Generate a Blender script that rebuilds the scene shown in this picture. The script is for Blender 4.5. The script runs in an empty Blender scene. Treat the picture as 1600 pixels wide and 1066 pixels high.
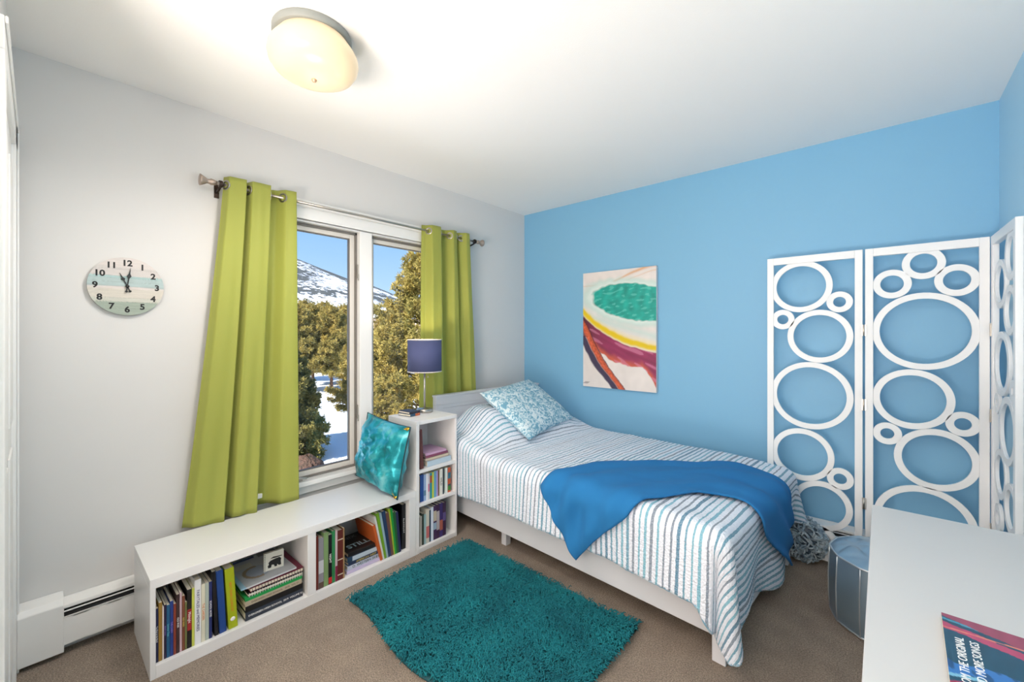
import bpy, bmesh, math, random
import numpy as np
from mathutils import Vector, Matrix, noise
PI = math.pi
C = bpy.context.scene.collection
sc = bpy.context.scene

# ------------------------------------------------------------------ camera
cam_d = bpy.data.cameras.new('camera'); cam = bpy.data.objects.new('camera', cam_d); C.objects.link(cam)
CAM = (2.5415, -3.1012, 1.3119); YAW = 0.7326; F = 655.56; PU, PV = 789.18, 521.5
cam.location = CAM; cam.rotation_euler = (PI/2, 0, YAW)
cam_d.sensor_width = 36; cam_d.lens = 36*F/1600
cam_d.shift_x = (800-PU)/1600; cam_d.shift_y = -(533-PV)/1600
cam_d.clip_start = 0.02; cam_d.clip_end = 5000
sc.camera = cam
sc.view_settings.view_transform = 'Standard'; sc.view_settings.look = 'None'
sc.view_settings.gamma = 1; sc.view_settings.use_curve_mapping = False
sc.view_settings.exposure = 0.18
sc.cycles.use_denoising = True
sc.cycles.max_bounces = 10; sc.cycles.diffuse_bounces = 6; sc.cycles.transparent_max_bounces = 12
sc.cycles.sample_clamp_indirect = 6; sc.cycles.caustics_reflective = False; sc.cycles.caustics_refractive = False

def lin(c):
    c = [v/255 for v in c]
    return tuple((v/12.92 if v <= .04045 else ((v+.055)/1.055)**2.4) for v in c)

# ------------------------------------------------------------------ sky, sun, fill lights
w = bpy.data.worlds.new('sky'); sc.world = w; w.use_nodes = True
nt = w.node_tree; nt.nodes.clear()
out = nt.nodes.new('ShaderNodeOutputWorld'); bg = nt.nodes.new('ShaderNodeBackground')
tc = nt.nodes.new('ShaderNodeTexCoord'); sx = nt.nodes.new('ShaderNodeSeparateXYZ'); cr = nt.nodes.new('ShaderNodeValToRGB')
nt.links.new(tc.outputs['Generated'], sx.inputs[0]); nt.links.new(sx.outputs['Z'], cr.inputs[0])
nt.links.new(cr.outputs[0], bg.inputs[0]); nt.links.new(bg.outputs[0], out.inputs[0])
e = cr.color_ramp.elements
e[0].position = 0.0; e[0].color = (*lin((205, 226, 247)), 1)
e[1].position = 1.0; e[1].color = (*lin((120, 175, 250)), 1)
k = e.new(.08); k.color = (*lin((180, 212, 243)), 1)
k = e.new(.25); k.color = (*lin((134, 182, 236)), 1)
bg.inputs[1].default_value = 1.15

def light(name, kind, loc, energy, color=(1, 1, 1), rot=None, size=None, size_y=None, to=None):
    l = bpy.data.lights.new(name, kind); l.energy = energy; l.color = color
    o = bpy.data.objects.new(name, l); C.objects.link(o); o.location = loc
    if size and kind == 'AREA':
        l.shape = 'RECTANGLE'; l.size = size; l.size_y = size_y or size
    elif size and kind == 'POINT': l.shadow_soft_size = size
    if to is not None: o.rotation_euler = (Vector(to)-Vector(loc)).to_track_quat('-Z', 'Y').to_euler()
    if rot: o.rotation_euler = rot
    return o
sun = light('sun', 'SUN', (-5, -20, 20), 11, (1, .95, .86)); sun.data.angle = math.radians(.6)
sun.rotation_euler = Vector((-.10, 1.0, -.72)).to_track_quat('-Z', 'Y').to_euler()
# added area fill lights, unseen on the landing behind the camera, brightening the room
light('landing_fill', 'AREA', (1.6, -6.3, 1.5), 22, (1, .885, .78), size=3.2, size_y=2.0, to=(1.75, 0, 1.75))
light('landing_bounce_fill', 'AREA', (2.15, -5.0, .3), 205, (1, .90, .81), size=2.0, size_y=1.4, to=(1.9, -4.9, 2.44))

# ------------------------------------------------------------------ helpers: materials
MATS = {}
def mat(name, col, rough=.6, metal=0., spec=None, bump=None, vary=None, sheen=0, transl=0, emit=None, coat=0, coord='Object'):
    """bump=(scale, strength, dist) ; vary=(scale, colour2, amount)"""
    if name in MATS: return MATS[name]
    m = bpy.data.materials.new(name); m.use_nodes = True; MATS[name] = m
    nt = m.node_tree; b = nt.nodes['Principled BSDF']; L = nt.links.new
    c = lin(col) if max(col) > 1.001 else col
    b.inputs['Base Color'].default_value = (*c, 1)
    b.inputs['Roughness'].default_value = rough; b.inputs['Metallic'].default_value = metal
    if spec is not None: b.inputs['Specular IOR Level'].default_value = spec
    if sheen: b.inputs['Sheen Weight'].default_value = sheen
    if coat: b.inputs['Coat Weight'].default_value = coat
    t = nt.nodes.new('ShaderNodeTexCoord')
    colsock = None
    if vary:
        n = nt.nodes.new('ShaderNodeTexNoise'); n.inputs['Scale'].default_value = vary[0]; n.inputs['Detail'].default_value = 5
        L(t.outputs[coord], n.inputs['Vector'])
        r = nt.nodes.new('ShaderNodeValToRGB'); r.color_ramp.elements[0].position = .5-.5*vary[2]*.5; r.color_ramp.elements[1].position = .5+.5*vary[2]*.5
        r.color_ramp.elements[0].color = (*c, 1); r.color_ramp.elements[1].color = (*lin(vary[1]), 1)
        L(n.outputs[0], r.inputs[0]); L(r.outputs[0], b.inputs['Base Color']); colsock = r.outputs[0]
    if bump:
        n = nt.nodes.new('ShaderNodeTexNoise'); n.inputs['Scale'].default_value = bump[0]; n.inputs['Detail'].default_value = 4
        L(t.outputs[coord], n.inputs['Vector'])
        bp = nt.nodes.new('ShaderNodeBump'); bp.inputs['Strength'].default_value = bump[1]; bp.inputs['Distance'].default_value = bump[2]
        L(n.outputs[0], bp.inputs['Height']); L(bp.outputs[0], b.inputs['Normal'])
    if transl:
        tr = nt.nodes.new('ShaderNodeBsdfTranslucent'); tr.inputs[0].default_value = (*c, 1)
        if colsock: L(colsock, tr.inputs[0])
        mx = nt.nodes.new('ShaderNodeMixShader'); mx.inputs[0].default_value = transl
        L(b.outputs[0], mx.inputs[1]); L(tr.outputs[0], mx.inputs[2]); L(mx.outputs[0], nt.nodes['Material Output'].inputs[0])
    if emit:
        b.inputs['Emission Color'].default_value = (*lin(emit[0]), 1); b.inputs['Emission Strength'].default_value = emit[1]
    return m
def vmat(name, rough=.6, bump=None, spec=None):
    m = mat(name, (255, 255, 255), rough, bump=bump, spec=spec)
    a = m.node_tree.nodes.new('ShaderNodeAttribute'); a.attribute_name = 'Col'
    m.node_tree.links.new(a.outputs['Color'], m.node_tree.nodes['Principled BSDF'].inputs['Base Color'])
    return m

# ------------------------------------------------------------------ helpers: meshes
class MB:
    def __init__(s): s.v = []; s.f = []; s.smooth = []; s.uv = None
    def add(s, vs, fs, sm=False):
        o = len(s.v); s.v += [tuple(v) for v in vs]; s.f += [tuple(i+o for i in f) for f in fs]; s.smooth += [sm]*len(fs); return s
    def box(s, x0, x1, y0, y1, z0, z1, M=None):
        v = [Vector((x, y, z)) for z in (z0, z1) for y in (y0, y1) for x in (x0, x1)]
        if M is not None: v = [M @ p for p in v]
        return s.add(v, [(0, 2, 3, 1), (4, 5, 7, 6), (0, 1, 5, 4), (2, 6, 7, 3), (0, 4, 6, 2), (1, 3, 7, 5)])
    def tube(s, pts, r, n=10, closed=False, cap=True):
        pts = [Vector(p) for p in pts]; R = r if hasattr(r, '__len__') else [r]*len(pts)
        rings = []; prev = None
        for i, p in enumerate(pts):
            if closed: d = pts[(i+1) % len(pts)]-pts[i-1]
            else: d = pts[min(i+1, len(pts)-1)]-pts[max(i-1, 0)]
            d.normalize()
            if prev is None:
                a = Vector((0, 0, 1)) if abs(d.z) < .9 else Vector((1, 0, 0)); u = d.cross(a).normalized()
            else: u = (prev-d*prev.dot(d)).normalized()
            prev = u; v = d.cross(u)
            rings.append([p+(u*math.cos(2*PI*k/n)+v*math.sin(2*PI*k/n))*R[i] for k in range(n)])
        vs = [q for ring in rings for q in ring]; fs = []
        m = len(pts)
        for i in range(m if closed else m-1):
            j = (i+1) % m
            for k in range(n): fs.append((i*n+k, i*n+(k+1) % n, j*n+(k+1) % n, j*n+k))
        if cap and not closed: fs.append(tuple(range(n))[::-1]); fs.append(tuple((m-1)*n+k for k in range(n)))
        return s.add(vs, fs, True)
    def lathe(s, prof, n=32, M=None, sm=True):
        vs = []; fs = []
        for (r, z) in prof:
            for k in range(n): vs.append(Vector((r*math.cos(2*PI*k/n), r*math.sin(2*PI*k/n), z)))
        m = len(prof)
        for i in range(m-1):
            for k in range(n): fs.append((i*n+k, i*n+(k+1) % n, (i+1)*n+(k+1) % n, (i+1)*n+k))
        fs.append(tuple(range(n))[::-1]); fs.append(tuple((m-1)*n+k for k in range(n)))
        if M is not None: vs = [M @ v for v in vs]
        return s.add(vs, fs, sm)
    def grid(s, fn, nu, nv, sm=True, uvfn=None):
        vs = [fn(i/nu, j/nv) for j in range(nv+1) for i in range(nu+1)]
        fs = [(j*(nu+1)+i, j*(nu+1)+i+1, (j+1)*(nu+1)+i+1, (j+1)*(nu+1)+i) for j in range(nv) for i in range(nu)]
        return s.add(vs, fs, sm)
    def prism(s, outline, z0, z1, M=None):
        n = len(outline); v = [Vector((x, y, z0)) for x, y in outline]+[Vector((x, y, z1)) for x, y in outline]
        if M is not None: v = [M @ p for p in v]
        f = [tuple(range(n))[::-1], tuple(range(n, 2*n))]+[(k, (k+1) % n, n+(k+1) % n, n+k) for k in range(n)]
        return s.add(v, f)
    def ring(s, c, ro, ri, ax, ay, az, t, n=40):
        """flat ring, centre c, in-plane axes ax, ay, thickness t along az"""
        c = Vector(c); vs = []
        for z in (-t/2, t/2):
            for r in (ro, ri):
                for k in range(n): a = 2*PI*k/n; vs.append(c+ax*(r*math.cos(a))+ay*(r*math.sin(a))+az*z)
        fs = []
        for k in range(n):
            l = (k+1) % n
            fs += [(k, l, n+l, n+k), (2*n+k, 3*n+k, 3*n+l, 2*n+l), (k, 2*n+k, 2*n+l, l), (n+k, n+l, 3*n+l, 3*n+k)]
        return s.add(vs, fs)
    def build(s, name, m, parent=None, loc=(0, 0, 0), rot=None, bevel=0, uvs=None, cols=None, subsurf=0, solid=0, label=None):
        me = bpy.data.meshes.new(name); me.from_pydata(s.v, [], s.f); me.update()
        me.polygons.foreach_set('use_smooth', s.smooth)
        if m is not None: me.materials.append(m)
        if uvs is not None:
            ul = me.uv_layers.new(name='UVMap'); idx = np.zeros(len(me.loops), int); me.loops.foreach_get('vertex_index', idx)
            ul.data.foreach_set('uv', np.array(uvs, dtype=np.float32)[idx].ravel())
        if cols is not None:
            at = me.color_attributes.new('Col', 'FLOAT_COLOR', 'POINT'); c = np.ones((len(s.v), 4), dtype=np.float32); c[:, :3] = cols
            at.data.foreach_set('color', c.ravel())
        o = bpy.data.objects.new(name, me); C.objects.link(o); o.location = loc
        if rot: o.rotation_euler = rot
        if parent is not None: o.parent = parent
        if solid: md = o.modifiers.new('s', 'SOLIDIFY'); md.thickness = solid; md.offset = 1
        if bevel: md = o.modifiers.new('b', 'BEVEL'); md.width = bevel; md.segments = 2; md.limit_method = 'ANGLE'
        if subsurf: md = o.modifiers.new('u', 'SUBSURF'); md.levels = subsurf; md.render_levels = subsurf
        if label: o['label'] = label
        return o
def thing(name, label, cat, loc=(0, 0, 0), rot=(0, 0, 0), group=None):
    o = bpy.data.objects.new(name, None); C.objects.link(o); o.location = loc; o.rotation_euler = rot; o.empty_display_size = .05
    o['label'] = label; o['category'] = cat
    if group: o['group'] = group
    return o
def tag(o, label, cat, group=None, kind=None):
    o['label'] = label; o['category'] = cat
    if group: o['group'] = group
    if kind: o['kind'] = kind
    return o
def struct(o, label=None, cat=None):
    o['kind'] = 'structure'
    if label: o['label'] = label
    if cat: o['category'] = cat
    return o
def text(name, body, size, m, parent, M, width=None, align='CENTER', extrude=.0003, bold=0):
    cu = bpy.data.curves.new(name, 'FONT'); cu.body = body; cu.size = size; cu.align_x = align; cu.align_y = 'CENTER'; cu.extrude = extrude; cu.offset = bold; cu.resolution_u = 3
    cu.materials.append(m)
    o = bpy.data.objects.new(name, cu); C.objects.link(o)
    me = bpy.data.meshes.new_from_object(o); bpy.data.objects.remove(o); bpy.data.curves.remove(cu)
    o = bpy.data.objects.new(name, me); C.objects.link(o)
    if parent is not None: o.parent = parent
    o.matrix_local = M
    return o
def axes(o, x, y, z):
    """matrix with local x,y,z along the given vectors"""
    x, y, z = Vector(x), Vector(y), Vector(z)
    return Matrix(((x.x, y.x, z.x, o[0]), (x.y, y.y, z.y, o[1]), (x.z, y.z, z.z, o[2]), (0, 0, 0, 1)))
def sm(a, b, x):
    t = min(1, max(0, (x-a)/(b-a))); return t*t*(3-2*t)
def nz(x, y=0, z=0): return noise.noise(Vector((x, y, z)))

# ------------------------------------------------------------------ materials
WHITE_WALL = mat('white_wall_paint', (218, 217, 216), .85, bump=(260, .06, .002))
CEIL = mat('ceiling_paint', (243, 242, 240), .9, bump=(180, .15, .003))
BLUE = mat('blue_wall_paint', (125, 181, 216), .5, bump=(260, .05, .002))
TRIM = mat('white_gloss_trim', (240, 240, 239), .35)
VINYL = mat('window_vinyl', (226, 222, 216), .45)
GASKET = mat('grey_gasket', (120, 116, 112), .6)
LAM = mat('white_laminate', (228, 228, 229), .32)
METAL = mat('brushed_nickel', (190, 184, 176), .3, 1)
DARKM = mat('dark_bronze', (62, 50, 44), .4, .8)
BLACKM = mat('black_plastic', (22, 23, 24), .45)
PAGES = mat('paper_pages', (226, 218, 200), .9, bump=(900, .3, .001))
INKW = mat('white_ink', (238, 238, 238), .6); INKK = mat('black_ink', (20, 20, 22), .6)
def col(c, rough=.45): return mat('cover_%d_%d_%d' % c, c, rough)

# carpet
CARPET = mat('beige_carpet', (168, 146, 126), .95, bump=(420, .9, .01), vary=(9, (190, 168, 146), .7), sheen=.3)
def add_fine(m, scale, c1, c2, fac):
    nt = m.node_tree; b = nt.nodes['Principled BSDF']; src = b.inputs['Base Color'].links[0].from_socket
    t = nt.nodes.new('ShaderNodeTexCoord'); n = nt.nodes.new('ShaderNodeTexNoise'); n.inputs['Scale'].default_value = scale; n.inputs['Detail'].default_value = 2
    r = nt.nodes.new('ShaderNodeValToRGB'); r.color_ramp.elements[0].position = .35; r.color_ramp.elements[1].position = .65
    r.color_ramp.elements[0].color = (*lin(c1), 1); r.color_ramp.elements[1].color = (*lin(c2), 1)
    mx = nt.nodes.new('ShaderNodeMixRGB'); mx.blend_type = 'MULTIPLY'; mx.inputs[0].default_value = fac
    nt.links.new(t.outputs['Object'], n.inputs['Vector']); nt.links.new(n.outputs[0], r.inputs[0])
    nt.links.new(src, mx.inputs[1]); nt.links.new(r.outputs[0], mx.inputs[2]); nt.links.new(mx.outputs[0], b.inputs['Base Color'])
add_fine(CARPET, 190, (138, 132, 126), (255, 255, 255), .85)

# ------------------------------------------------------------------ room shell
W, LY, H = 2.9606, 3.1754, 2.44
def wallbox(name, x0, x1, y0, y1, z0, z1, m):
    return struct(MB().box(x0, x1, y0, y1, z0, z1).build(name, m))
wallbox('floor', -.05, 4.6, -6.6, .12, -.2, 0, CARPET)
wallbox('ceiling', -.15, 4.6, -6.6, .12, H, H+.25, CEIL)
wy0, wy1, wz0, wz1 = -2.27, -1.035, .43, 1.985
b = MB()
b.box(-.15, 0, -6.6, wy0, 0, H); b.box(-.15, 0, wy1, .12, 0, H); b.box(-.15, 0, wy0, wy1, 0, wz0); b.box(-.15, 0, wy0, wy1, wz1, H)
b.box(-.15, 0, -6.6, .12, -2.6, 0)
struct(b.build('wall_window', WHITE_WALL))
wallbox('wall_blue', 0, W+.1, 0, .12, 0, H, BLUE)
wallbox('wall_right', W, W+.12, -LY, 0, 0, H, mat('window_lit_blue_paint', (176, 216, 238), .5, bump=(260, .05, .002)))  # back wall's blue made lighter: window light on this wall put into the colour
b = MB(); b.box(0, .95, -LY-.12, -LY, 0, H)
struct(b.build('wall_left', WHITE_WALL))
wallbox('wall_landing', -.15, 4.6, -6.6, -6.5, 0, H, WHITE_WALL)
wallbox('wall_landing_side', 4.5, 4.6, -6.5, -LY-.12, 0, H, WHITE_WALL)
b = MB(); b.box(W+.12, 4.5, -LY-.12, -LY, 0, H); struct(b.build('wall_landing_return', WHITE_WALL))
# closet casing on the left wall
b = MB()
b.box(.045, .135, -LY, -LY+.018, 0, 2.10); b.box(.045, .92, -LY, -LY+.018, 2.02, 2.105); b.box(.83, .92, -LY, -LY+.018, 0, 2.02)
b.box(.055, .065, -LY+.018, -LY+.024, 0, 2.1); b.box(.045, .92, -LY+.018, -LY+.024, 2.085, 2.105)
struct(b.build('trim_1', TRIM, bevel=.003))
b = MB(); b.box(.135, .83, -LY, -LY+.006, 0.01, 2.02)
for k in range(2):
    x0 = .135+.3475*k
    for z0, z1 in ((.12, .9), (1.0, 1.9)): b.box(x0+.06, x0+.29, -LY+.006, -LY+.012, z0, z1)
struct(b.build('door_1', TRIM, bevel=.002))

# ------------------------------------------------------------------ window
win = thing('window_1', 'white two-sash casement window overlooking snowy pines', 'window', (0, 0, 0)); win['kind'] = 'structure'
b = MB()
b.box(0, .016, wy0-.08, wy0, .43, 1.985); b.box(0, .016, wy1, wy1+.08, .43, 1.985)
b.box(0, .018, wy0-.08, wy1+.08, 1.985, 2.055); b.box(0, .034, wy0-.095, wy1+.095, 2.055, 2.075); b.box(0, .024, wy0-.085, wy1+.085, 2.075, 2.098)
b.box(0, .022, wy0-.08, wy1+.08, 1.985, 1.998)
b.build('casing', TRIM, win, bevel=.003)
b = MB(); b.box(-.15, -.0, wy0, wy0+.012, wz0, wz1); b.box(-.15, 0, wy1-.012, wy1, wz0, wz1); b.box(-.15, 0, wy0, wy1, wz1-.012, wz1); b.box(-.15, -.03, wy0, wy1, wz0, wz0+.014)
b.build('jamb', TRIM, win)
MUL0, MUL1 = -1.700, -1.612
MB().box(-.13, .008, MUL0, MUL1, wz0+.01, wz1-.005).build('mullion', TRIM, win, bevel=.003)
b = MB(); b.box(-.03, .035, wy0-.09, wy1+.09, wz0-.012, wz0+.014); b.box(0, .014, wy0-.07, wy1+.07, wz0-.06, wz0-.012)
b.build('window_stool', TRIM, win, bevel=.003)
GLASS = bpy.data.materials.new('window_glass'); GLASS.use_nodes = True
g = GLASS.node_tree; g.nodes.clear(); go = g.nodes.new('ShaderNodeOutputMaterial'); gt = g.nodes.new('ShaderNodeBsdfTransparent'); gg = g.nodes.new('ShaderNodeBsdfGlossy'); gm = g.nodes.new('ShaderNodeMixShader'); fr = g.nodes.new('ShaderNodeFresnel')
gt.inputs[0].default_value = (.97, .98, .98, 1); gg.inputs['Roughness'].default_value = .02; fr.inputs[0].default_value = 1.3
g.links.new(fr.outputs[0], gm.inputs[0]); g.links.new(gt.outputs[0], gm.inputs[1]); g.links.new(gg.outputs[0], gm.inputs[2]); g.links.new(gm.outputs[0], go.inputs[0])
for (y0, y1, hs) in ((wy0+.012, MUL0, 1), (MUL1, wy1-.012, -1)):
    s = MB(); z0, z1 = wz0+.014, wz1-.012; fw = .040
    for (a0, a1, c0, c1) in ((y0, y0+fw, z0, z1), (y1-fw, y1, z0, z1), (y0+fw, y1-fw, z0, z0+fw), (y0+fw, y1-fw, z1-fw, z1)):
        s.box(-.085, -.045, a0, a1, c0, c1)
    sash = s.build('sash', VINYL, win, bevel=.003)
    gk = MB()
    for (a0, a1, c0, c1) in ((y0+fw, y0+fw+.005, z0+fw, z1-fw), (y1-fw-.005, y1-fw, z0+fw, z1-fw), (y0+fw, y1-fw, z0+fw, z0+fw+.005), (y0+fw, y1-fw, z1-fw-.005, z1-fw)):
        gk.box(-.075, -.052, a0, a1, c0, c1)
    gk.build('gasket', GASKET, sash)
    MB().box(-.067, -.063, y0+fw, y1-fw, z0+fw, z1-fw).build('pane', GLASS, sash)
    fm = MB()   # screen channel round the opening, in front of the sash
    fm.box(-.045, -.030, y0, y0+.012, z0, z1); fm.box(-.045, -.030, y1-.012, y1, z0, z1); fm.box(-.045, -.03, y0, y1, z0, z0+.012); fm.box(-.045, -.03, y0, y1, z1-.014, z1)
    fm.build('screen_channel', GASKET, win)
for z in (.80, 1.72):
    MB().box(-.030, -.012, MUL0-.006, MUL0, z-.045, z+.045).box(-.012, -.004, MUL0-.007, MUL0-.001, z-.06, z-.02).build('sash_lock', METAL, win, bevel=.002)
b = MB(); b.box(-.028, .0, -2.16, -2.06, wz0+.014, wz0+.03); b.tube([(-.01, -2.12, wz0+.035), (.02, -2.09, wz0+.04), (.022, -2.045, wz0+.03)], .006, 8); b.tube([(-.01, -2.12, wz0+.02), (-.01, -2.12, wz0+.045)], .012, 10)
b.build('crank_handle', METAL, win, bevel=.002)

# ------------------------------------------------------------------ baseboard heaters
def heater(name, label, M, length, cap=True):
    h = thing(name, label, 'heater'); h.matrix_world = M
    fins = mat('dark_heater_slot', (40, 40, 42), .7)
    b = MB()   # local: x along, y out of the wall, z up
    b.box(0, length, 0, .006, .01, .215)
    b.prism([(0, .214), (.05, .200), (.052, .186), (.046, .186), (.044, .196), (0, .208)], 0, length, Matrix(((0, 0, 1, 0), (1, 0, 0, 0), (0, 1, 0, 0), (0, 0, 0, 1))))
    b.box(0, length, .064, .070, .045, .158); b.box(0, length, .058, .070, .150, .158); b.box(0, length, .05, .07, .045, .051)
    b.box(0, length, .050, .054, .172, .178)
    b.build('casing', TRIM, h, bevel=.002)
    f = MB(); f.box(0, length, .008, .05, .06, .165); f.build('heating_element', fins, h)
    if cap:
        c = MB(); c.prism([(0, .02), (.075, .02), (.075, .212), (.060, .232), (0, .243)], 0, .125, Matrix(((0, 0, 1, 0), (1, 0, 0, 0), (0, 1, 0, 0), (0, 0, 0, 1))))
        c.build('end_cap', TRIM, h, bevel=.003)
    return h
heater('baseboard_heater', 'white baseboard heater under the wall clock, running behind the low bookcase', axes((0.002, -LY+.018, 0), (0, 1, 0), (1, 0, 0), (0, 0, 1)), LY-.12)
heater('baseboard_heater', 'white baseboard heater on the blue wall behind the grey shaggy cushion', axes((.5, -.002, 0), (1, 0, 0), (0, -1, 0), (0, 0, 1)), W-.505, cap=False)

# ------------------------------------------------------------------ curtain rod and curtains
RX, RZ = .075, 2.062
rod = thing('curtain_rod', 'thin nickel curtain rod with flared finials above the window', 'curtain rod', (RX, -1.62, RZ))
MB().tube([(0, -.90, 0), (0, .92, 0)], .0075, 12).build('pole', METAL, rod)
for s, y in ((-1, -.90), (1, .92)):
    M = Matrix.Translation((0, y, 0)) @ Matrix.Rotation(-s*PI/2, 4, 'X')
    MB().lathe([(.010, -.01), (.014, 0), (.016, .012), (.012, .018), (.011, .028), (.017, .036), (.026, .052), (.028, .058), (.02, .060)], 20, M).build('finial', mat('antique_silver', (176, 160, 148), .4, .7), rod)
    yb = y-s*.028
    MB().box(-.075, -.066, yb-.010, yb+.010, -.055, .03).tube([(-.07, yb, -.03), (-.02, yb, -.02), (.0, yb, -.012)], .006, 8).ring((0, yb, 0), .017, .008, Vector((1, 0, 0)), Vector((0, 0, 1)), Vector((0, 1, 0)), .014, 20).build('bracket', DARKM, rod)

def fabric_green():
    m = mat('lime_curtain_fabric', (178, 184, 86), .62, bump=(700, .15, .002), transl=.32, sheen=.2)
    return m
LIME = fabric_green()
def curtain(label, ytop, ybot, ztop, zbot, knots, xs, seed):
    """knots: (s, x offset) describing the folds across the top; they relax towards the hem"""
    t = thing('curtain', label, 'curtain', (RX, (ytop[0]+ytop[1])/2, zbot), group='lime curtains on the rod')
    ox, oy, oz = t.location
    ks = np.array([k[0] for k in knots]); kx = np.array([k[1] for k in knots])
    def wav(s):
        i = max(0, min(len(ks)-2, int(np.searchsorted(ks, s)-1))); f = (s-ks[i])/(ks[i+1]-ks[i]); f = f*f*(3-2*f)
        return kx[i]*(1-f)+kx[i+1]*f
    def P(u, v):      # u across, v from top(0) to bottom(1)
        y0 = ytop[0]+(ybot[0]-ytop[0])*v**1.15; y1 = ytop[1]+(ybot[1]-ytop[1])*v
        uu = u+.035*math.sin(2*PI*u)*v*math.sin(seed)
        y = y0+(y1-y0)*uu
        z = ztop+(zbot-ztop)*v
        a = wav(u)*(1+.25*v) + .004*nz(u*9, v*3, seed)*(1+v) + .003*math.sin(u*40+seed+v*2)*v
        x = RX+max(-.06, min(xs, a))
        z += .003*math.sin(u*19)*(v > .99)
        return Vector((x-ox, y-oy, z-oz))
    m = MB(); m.grid(P, 150, 60)
    m.build('fabric', LIME, t, solid=.0025)
    # grommets where the cloth crosses the rod line
    prev = None
    for i in range(1, 150):
        a, c = wav(i/150), wav((i+1)/150)
        if a*c < 0 or a == 0:
            p = P(i/150, (ztop-RZ)/(ztop-zbot)); q = P((i+2)/150, (ztop-RZ)/(ztop-zbot)); d = (q-p); d.z = 0; d.normalize(); n = Vector((d.y, -d.x, 0)); mid = (p+q)/2
            MB().ring(mid, .026, .016, d, Vector((0, 0, 1)), n, .008, 28).build('grommet', METAL, t, bevel=.002)
    return t
curtain('lime green curtain at left of the window, long enough to reach the low bookcase', (-2.475, -2.135), (-2.645, -2.125), 2.105, .384,
        [(0, -.012), (.06, .022), (.27, .032), (.30, -.02), (.36, .03), (.60, .034), (.66, -.04), (.74, -.03), (.86, .02), (1, .028)], .045, 1.3)
curtain('lime green curtain at right of the window behind the headboard', (-1.235, -.815), (-1.255, -.722), 2.105, .42,
        [(0, -.03), (.05, -.02), (.14, .028), (.30, .032), (.42, -.03), (.50, -.03), (.62, .024), (.70, .02), (.77, -.03), (.84, .0), (.92, .03), (1, .03)], .04, 2.1)

# ------------------------------------------------------------------ clock
CY, CZ, CRad = -2.8354, 1.524, .129
clk = thing('wall_clock', 'round wooden clock of pale and aqua planks with black numerals and hands', 'clock', (.002, CY, CZ))
face = MB(); nr, na = 16, 72
vs = [(0.018, 0, 0)]; fs = []; cols = []
planks = [(.085, (214, 206, 202)), (.045, (206, 200, 197)), (.036, (168, 196, 196)), (-.001, (174, 192, 192)), (-.012, (212, 204, 200)), (-.052, (206, 200, 190)), (-.070, (198, 198, 188)), (-.2, (158, 170, 158))]
def pcol(y, z):
    base = planks[-1][1]
    for zz, c in planks:
        if z > zz: base = c; break
    k = 1+.10*nz(y*18, z*160)+.05*nz(y*60, z*500)
    for zz in (.045, .036, -.001, -.052, -.070, .075, .018, -.1):
        if abs(z-zz) < .0012: k *= .86
    return tuple(v*k for v in lin(base))
cols.append(pcol(0, 0))
rr = [CRad*i/46 for i in range(1, 47)]; na = 110
for r in rr:
    for k in range(na): a = 2*PI*k/na; vs.append((.018, r*math.cos(a), r*math.sin(a))); cols.append(pcol(r*math.cos(a), r*math.sin(a)))
for k in range(na): fs.append((0, 1+k, 1+(k+1) % na))
for i in range(len(rr)-1):
    for k in range(na): fs.append((1+i*na+k, 1+(i+1)*na+k, 1+(i+1)*na+(k+1) % na, 1+i*na+(k+1) % na))
n0 = len(vs)
for k in range(na): a = 2*PI*k/na; vs.append((0, CRad*math.cos(a), CRad*math.sin(a))); cols.append(lin((190, 186, 180)))
for k in range(na): fs.append((1+(len(rr)-1)*na+k, n0+k, n0+(k+1) % na, 1+(len(rr)-1)*na+(k+1) % na))
fs.append(tuple(n0+k for k in range(na)))
face.add(vs, fs); face.build('clock_face', vmat('painted_planks', .7), clk, cols=cols)
for i in range(1, 13):
    a = PI/2-2*PI*i/12
    text('numeral', str(i), .036, INKK, clk, axes((.0186, .104*math.cos(a), .104*math.sin(a)-.001), (0, 1, 0), (0, 0, 1), (1, 0, 0)), bold=.0013)
def hand(ang, L, x):
    M = axes((x, 0, 0), (0, math.cos(ang), math.sin(ang)), (0, -math.sin(ang), math.cos(ang)), (1, 0, 0))
    MB().prism([(-.028, -.002), (-.024, -.006), (-.019, -.002), (L*.42, -.0022), (L*.55, -.008), (L*.68, -.0025), (L, -.0004), (L, .0004), (L*.68, .0025), (L*.55, .008), (L*.42, .0022), (-.019, .002), (-.024, .006), (-.028, .002)], 0, .0015, M).build('clock_hand', BLACKM, clk)
hand(PI/2-2*PI*11.02/12-.10, .064, .021); hand(PI/2-.13, .084, .024)
MB().lathe([(.007, .019), (.007, .027), (.004, .029)], 16, Matrix.Rotation(PI/2, 4, 'Y')).build('hub', BLACKM, clk)

# ------------------------------------------------------------------ ceiling light
cl = thing('ceiling_light', 'flush ceiling light with cream frosted glass shade glowing warmly', 'ceiling light', (.942, -2.408, 2.44))
MB().lathe([(.136, 0), (.138, -.004), (.138, -.024), (.132, -.028), (.06, -.028)], 64).build('canopy', mat('canopy_grey', (140, 145, 143), .5), cl)
pr = [(.100, -.022), (.118, -.026), (.128, -.040), (.147, -.066), (.156, -.084), (.1575, -.100), (.153, -.120), (.138, -.142), (.110, -.158), (.075, -.168), (.035, -.172), (.0, -.173)]
SH = mat('frosted_glass_shade', (214, 192, 158), .25, emit=((252, 226, 190), .30))
MB().lathe(pr, 72).build('glass_shade', SH, cl, loc=(.010, 0, 0))
MB().lathe([(.009, -.171), (.009, -.176), (.006, -.181), (.0, -.183)], 20).build('finial', mat('brass_nub', (214, 178, 150), .4, .6), cl, loc=(.010, 0, 0))

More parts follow.
